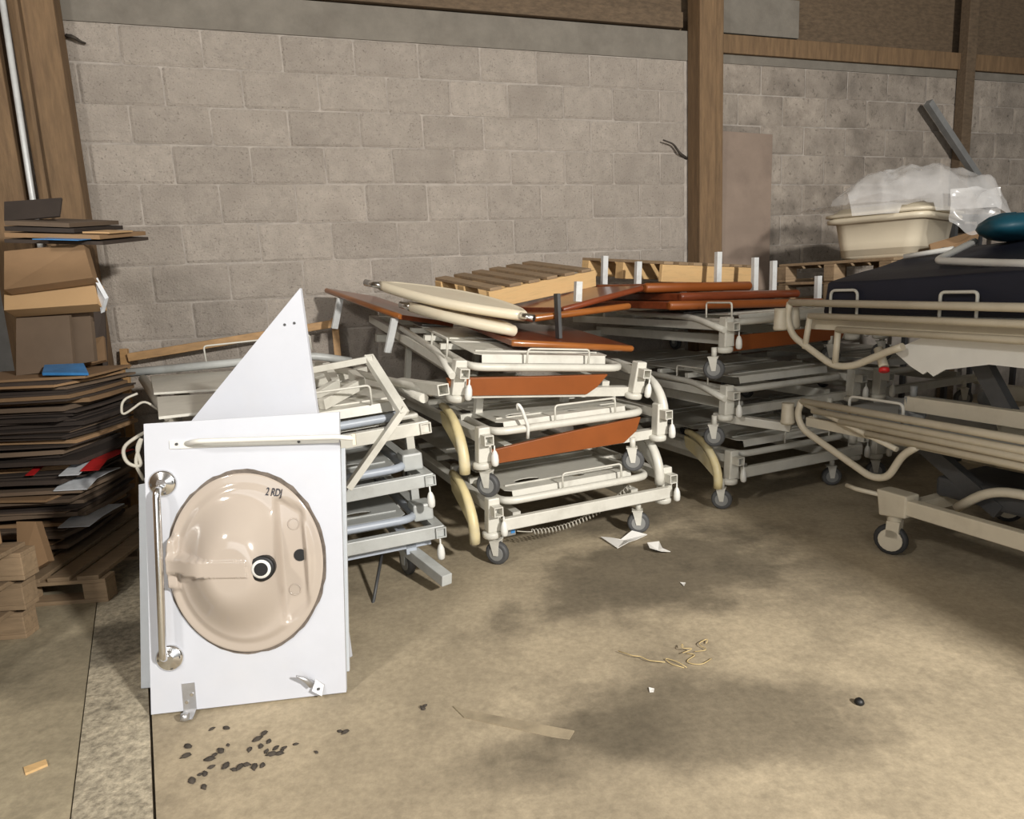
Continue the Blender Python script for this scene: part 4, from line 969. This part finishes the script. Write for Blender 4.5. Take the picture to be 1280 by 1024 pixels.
def settle(o, th_):                               # lower a sheet until it touches what lies below
    mw = Matrix.LocRotScale(o.location, o.rotation_euler, None); pts = [mw @ v.co for v in o.data.vertices]; k = len(pts)//2
    nu, nv = 5, 3; cells = {}
    for a in range(nu*6+1):
        for b in range(nv*9+1):
            fu, fv = a/6, b/9; i0 = min(int(fu), nu-1); j0 = min(int(fv), nv-1); du, dv = fu-i0, fv-j0; q = lambda i, j: pts[k+i*(nv+1)+j]
            p = (q(i0, j0)*(1-du)+q(i0+1, j0)*du)*(1-dv)+(q(i0, j0+1)*(1-du)+q(i0+1, j0+1)*du)*dv
            c = (round(p.x/.03), round(p.y/.03)); lo_, hi_ = cells.get(c, (9, -9)); cells[c] = (min(lo_, p.z), max(hi_, p.z+th_))
    dz_ = max(max(HM.get((c[0]+e, c[1]+f), .142) for e in (-1, 0, 1) for f in (-1, 0, 1))-v[0] for c, v in cells.items())
    o.location.z += dz_
    for c, v in cells.items(): HM[c] = max(HM.get(c, .142), v[1]+dz_)
    return max(v[1]+dz_ for v in cells.values())
special = [(.27, 'white_strip', 'print_white', -2.37, -2.20, 'thin white strip low in the cardboard pile', 'strip'), (.46, 'printed_leaflet', 'print_white', -2.36, -2.19, 'white printed leaflet lying at the edge of the cardboard pile', 'leaflet'),
    (.57, 'grey_leaflet', 'print_white', -2.305, -2.205, 'small grey leaflet beside the red packaging in the pile', 'leaflet'), (.57, 'red_packaging', 'print_red', -2.20, -2.10, 'red printed packaging poking from the cardboard pile', 'packaging'),
    (.58, 'red_packaging', 'print_red', -2.48, -2.43, 'small red packet in the front of the cardboard pile', 'packaging')]
while ztop < 1.055:
    while special and ztop > special[0][0]:           # printed sheets slipped between the cartons, drooping over the edge
        zz, nm, m_, xa, xb, lb, ct = special.pop(0)
        o = sheet(nm, m_, ((xa+xb)/2, 3.515, 2.0), xb-xa, .34, .004, .02, .0, .0, -.055 if 'leaflet' in nm or 'pack' in nm else -.03, lb, ct)
        for v in o.data.vertices: v.co.x = max(-(xb-xa)/2, min((xb-xa)/2, v.co.x)); v.co.z += -.3*(-.055)*0
        settle(o, .004)
    th_ = rr.choice((.008, .012, .018, .022)); m_ = rr.choice(('cardboard', 'cardboard_dull', 'cardboard_dark', 'cardboard_dark'))
    sx = rr.uniform(.74, .95); sy = rr.uniform(.50, .62)
    lab = {'cardboard': 'flattened brown carton in the pile on the old block pallet', 'cardboard_dull': 'flattened dull grey-brown carton in the pile on the old block pallet', 'cardboard_dark': 'flattened dark carton in the pile on the old block pallet'}[m_]
    o = sheet('flattened_carton', m_, (CX-.12+.19*ztop/1.1+rr.uniform(-.05, .05), CY+rr.uniform(-.05, .05)-(ztop*.05), 2.0), sx, sy, th_, rr.uniform(-.10, .10), rr.uniform(-.006, .006), rr.uniform(-.008, .008), rr.choice((-.004, .0, .0, .003)), lab, group=GC+' '+m_.replace('_', ' '))
    ztop = settle(o, th_)
z = ztop
zt = z - .004
def px_slab(name, pts, th_, m_, label, cat, bevel=.001, rest=None):
    mb = MB(); mb.slab([P(*p) if not isinstance(p, Vector) else p for p in pts], th_); o = mb.build(name, m_, base=True, bevel=bevel); tag(o, label, cat)
    if rest == 'pile':
        pts = [o.location+v.co for v in o.data.vertices]; xs = [p.x for p in pts]; ys = [p.y for p in pts if p.z < o.location.z+.05]
        rest = max(HM.get((i, j), .142) for i in range(round(min(xs)/.03), round(max(xs)/.03)+1) for j in range(round(min(ys)/.03), round(max(ys)/.03)+1))-.002
    if rest is not None: o.location.z = rest
    return o
px_slab('blue_folder', [(52, 463, 3.40), (110, 463, 3.42), (104, 451, 3.58), (55, 453, 3.56)], .014, 'print_blue', 'blue glossy folder lying on the flat cartons', 'folder', rest='pile')
# folded cartons standing higher up
px_slab('folded_carton', [(20, 470, 3.58), (92, 462, 3.62), (86, 394, 3.63), (20, 398, 3.59)], .03, 'cardboard_dull', 'grey-brown folded carton leaning above the blue folder', 'carton', rest='pile')
px_slab('folded_carton', [(20, 468, 3.66), (118, 452, 3.71), (112, 386, 3.73), (20, 388, 3.68)], .04, 'cardboard_dull', 'wide grey-brown folded carton behind the leaning ones', 'carton', rest='pile')
px_slab('folded_carton', [(104, 470, 3.84), (134, 462, 3.88), (131, 432, 3.92), (105, 440, 3.90)], .03, 'cardboard', 'small brown carton wedged in the pile above the grey bed frame', 'carton', rest='pile')
px_slab('folded_carton', [(112, 467, 3.97), (134, 461, 4.0), (130, 382, 4.04), (112, 384, 4.0)], .03, 'cardboard_dark', 'dark carton corner wedged high in the pile', 'carton')
px_slab('light_carton', [(5, 388, 3.53), (122, 380, 3.58), (118, 349, 3.64), (5, 358, 3.58)], .10, 'cardboard_light', 'pale tan carton lying under the large brown carton', 'carton')
px_slab('brown_carton', [(5, 362, 3.50), (116, 347, 3.55), (104, 304, 3.68), (5, 314, 3.60)], .06, 'cardboard', 'large plain brown carton tilted on the pile', 'carton')
px_slab('silver_bag', [(122, 347, 3.60), (136, 372, 3.62), (131, 390, 3.64), (125, 354, 3.62)], .02, 'print_white', 'grey-blue plastic bag squeezed beside the large brown carton', 'bag')
back = Vector((.01, .46, .055)); cs = []
for k, (y0, xr, m_, lb) in enumerate(((298, 128, 'cardboard_dark', 'dark sheet of card, lowest on top of the large carton'), (290, 124, 'cardboard', 'brown sheet of card with bent edge on top of the pile'), (282, 92, 'cardboard_dark', 'very dark sheet of card on top of the pile'), (275, 86, 'cardboard_dull', 'thin dull sheet of card on the summit of the pile'))):
    q0, q1 = P(5, y0+1, 3.60), P(xr, y0+4, 3.68); cs.append((q0, q1))
    px_slab('card_sheet', [q0, q1, q1+back, q0+back], .022 if k else .018, m_, lb, 'cardboard')
q0, q1 = P(40, 298.6, 3.52), P(98, 300.0, 3.57)
px_slab('blue_sheet', [q0, q1, q1+back*.6, q0+back*.6], .004, 'print_blue', 'blue printed sheet sticking out above the large brown carton', 'sheet')
q1 = cs[1][1]+Vector((.02, .06, .018)); q0 = q1+(cs[1][0]-cs[1][1]).normalized()*.13
px_slab('tan_flap', [q0, q1, q1+back*.5, q0+back*.5], .008, 'cardboard_light', 'pale tan card flap beside the rough double post', 'cardboard')
px_slab('card_flap', [(5, 276, 3.72), (74, 270, 3.76), (77, 247, 3.82), (5, 252, 3.78)], .012, 'cardboard_dark', 'dark card flap standing on the summit of the pile', 'cardboard')
# carton standing on the near edge of the block pallet
px_slab('open_carton', [(20, 712, 3.02), (58, 690, 3.06), (42, 640, 3.10), (18, 640, 3.10)], .06, 'cardboard', 'brown carton standing at the near edge of the block pallet', 'carton', rest=.139)
# near pallets stacked at the left edge of view
GN = 'pallets stacked near the doorway side'
for k in range(3):
    o = epal('weathered block pallet, %s of the stack before the cardboard pile' % ('lowest', 'middle', 'topmost')[k], (-3.06+.02*k, 2.02, .145*k), .05-.03*k, .95, .75, 'pallet_old', n=5, group=GN)
for k in range(4):  # unseen cartons added to keep lamp and door light off the pile
    bz_ = .437+.40*k; x0_ = -2.97+.03*(k % 2)
    t = thing('shade_carton', 'added unseen brown carton, %s of the light-blocking load on the stacked weathered pallets' % ('lowest', 'second', 'third', 'topmost')[k], 'carton', (x0_+.4, 2.40, bz_), .02*(k-1), 'added light-blocking cartons on the stacked pallets')
    mb = MB(); mb.box(-.4, .4, -.34, .34, 0, .385); mb.build('carton_body', 'cardboard', t, bevel=.008)
    for sg in (-1, 1): mb = MB(); mb.box(-.395, .395, .002 if sg > 0 else -.335, .335 if sg > 0 else -.002, .386, .398); mb.build('flap', 'cardboard', t, bevel=.002)
# ------------------------------------------------------------------ small things on the floor
def scrap(name, outline, label, cat, m_='paper', h=.012, curl=.03):
    c = PZ(*outline[0]); vs = [PZ(x, y) for x, y in outline]; mb = MB(); n = len(vs)
    cc = sum(vs, Vector())/n
    rr2 = random.Random(len(outline)*7+int(outline[0][0]))
    top = [v+Vector((0, 0, .004+rr2.uniform(0, curl))) for v in vs]; ctr = cc+Vector((0, 0, .004))
    mb.add(top+[ctr]+[t_-Vector((0, 0, .003)) for t_ in top]+[ctr-Vector((0, 0, .003))], [(i, (i+1) % n, n) for i in range(n)]+[(n+1+(i+1) % n, n+1+i, 2*n+1) for i in range(n)]+[(i, n+1+i, n+1+(i+1) % n, (i+1) % n) for i in range(n)])
    o = mb.build(name, m_, base=True); o.location.z = .0005; tag(o, label, cat)
scrap('paper_scrap', [(751, 674), (762, 673), (776, 676), (790, 669), (809, 670), (796, 676), (786, 684), (772, 687)], 'larger torn white paper scrap near the coiled cable', 'paper')
scrap('paper_scrap', [(809, 683), (824, 682), (828, 689), (838, 693), (826, 694), (812, 691)], 'smaller folded white paper scrap next to the torn one', 'paper')
scrap('paper_bit', [(811, 861), (818, 862), (817, 866), (812, 866)], 'tiny white paper bit on the open floor', 'paper', curl=.004)
scrap('paper_bit', [(850, 729), (857, 730), (855, 734)], 'tiny pale chip on the dark floor stain', 'chip', curl=.004)
a = [PZ(566, 884), PZ(578, 888), PZ(718, 915), PZ(712, 925), PZ(690, 922), PZ(580, 898)]
mb = MB(); mb.prism([p+Vector((0, 0, .0005)) for p in a], (0, 0, .004)); o = mb.build('flat_strip', 'straw', base=True)
o.data.materials.clear(); o.data.materials.append(mat('dusty_strip', (.33, .27, .18), .8, var=.3)); tag(o, 'flat dusty tan strip lying on the open floor', 'strip')
mb = MB(); rr = random.Random(5)
t = thing('string_tangle', 'loose tangle of pale string on the floor', 'string', PZ(850, 826))
for k in range(5):
    pts = [Vector((rr.uniform(-.07, .07), rr.uniform(-.06, .06), .004+rr.uniform(0, .012)))]
    for s_ in range(4): pts.append(pts[-1]+Vector((rr.uniform(-.06, .06), rr.uniform(-.05, .05), rr.uniform(-.003, .004))))
    for p in pts: p.z = max(.003, p.z)
    mb.tube(bend(pts, .03), .0018, 5)
mb.build('string', 'straw', t)
mb = MB(); q = PZ(1074, 880); mb.lathe([(.013, 0), (.016, .006), (.013, .014), (.006, .02)], (0, 0, 0), (0, 0, 1), 12); o = mb.build('black_cap', 'black'); o.location = q; tag(o, 'small black cap lying alone on the floor', 'cap')
a = [PZ(30, 962), PZ(58, 952), PZ(60, 958), PZ(32, 970)]
mb = MB(); mb.prism([p+Vector((0, 0, .0005)) for p in a], (0, 0, .008)); o = mb.build('wood_splinter', 'pallet_new', base=True); tag(o, 'orange wood splinter on the floor beyond the rough strip', 'splinter')
# crumbs of dark dirt
GD = 'dark dirt crumbs before the washstand panel'
cr = [(265,912),(283,911),(330,918),(336,928),(345,936),(352,940),(340,944),(326,934),(322,925),(355,936),(268,945),(276,940),(262,950),(285,932),(300,960),(308,957),(292,963),(235,934),(233,946),(250,969),(256,968),(240,977),(255,985),(328,958),(395,941),(425,915),(432,916),(531,883),(528,886),(370,931),(312,938),(264,960),(349,943),(333,940),(318,960),(282,959)]
src = []
for k in range(4):
    mb = MB(); rr = random.Random(k+40); n = 8; rings = []
    for (r, h_) in ((.7, 0), (1, .25), (.75, .6), (.25, .8)): rings.append([(r*.013*math.cos(2*math.pi*i/n)*(1+rr.uniform(-.35, .35)), r*.008*math.sin(2*math.pi*i/n)*(1+rr.uniform(-.35, .35)), h_*.011) for i in range(n)])
    vs = [p for r in rings for p in r]; fs = [(i*n+j, i*n+(j+1) % n, (i+1)*n+(j+1) % n, (i+1)*n+j) for i in range(3) for j in range(n)]+[tuple(range(n))[::-1], tuple(range(3*n, 4*n))]
    mb.add(vs, fs, True); o = mb.build('dirt_crumb', 'debris'); tag(o, 'small dark dirt crumb on the floor before the washstand panel', 'crumb', GD); src.append(o)
for k, (x, y) in enumerate(cr):
    o = src[k] if k < 4 else inst(src[k % 4], 'dirt_crumb', None)
    o.location = PZ(x, y); s_ = random.uniform(.6, 1.25); o.scale = (s_, s_, s_); o.rotation_euler = (0, 0, random.uniform(0, 3))
bpy.context.view_layer.update()
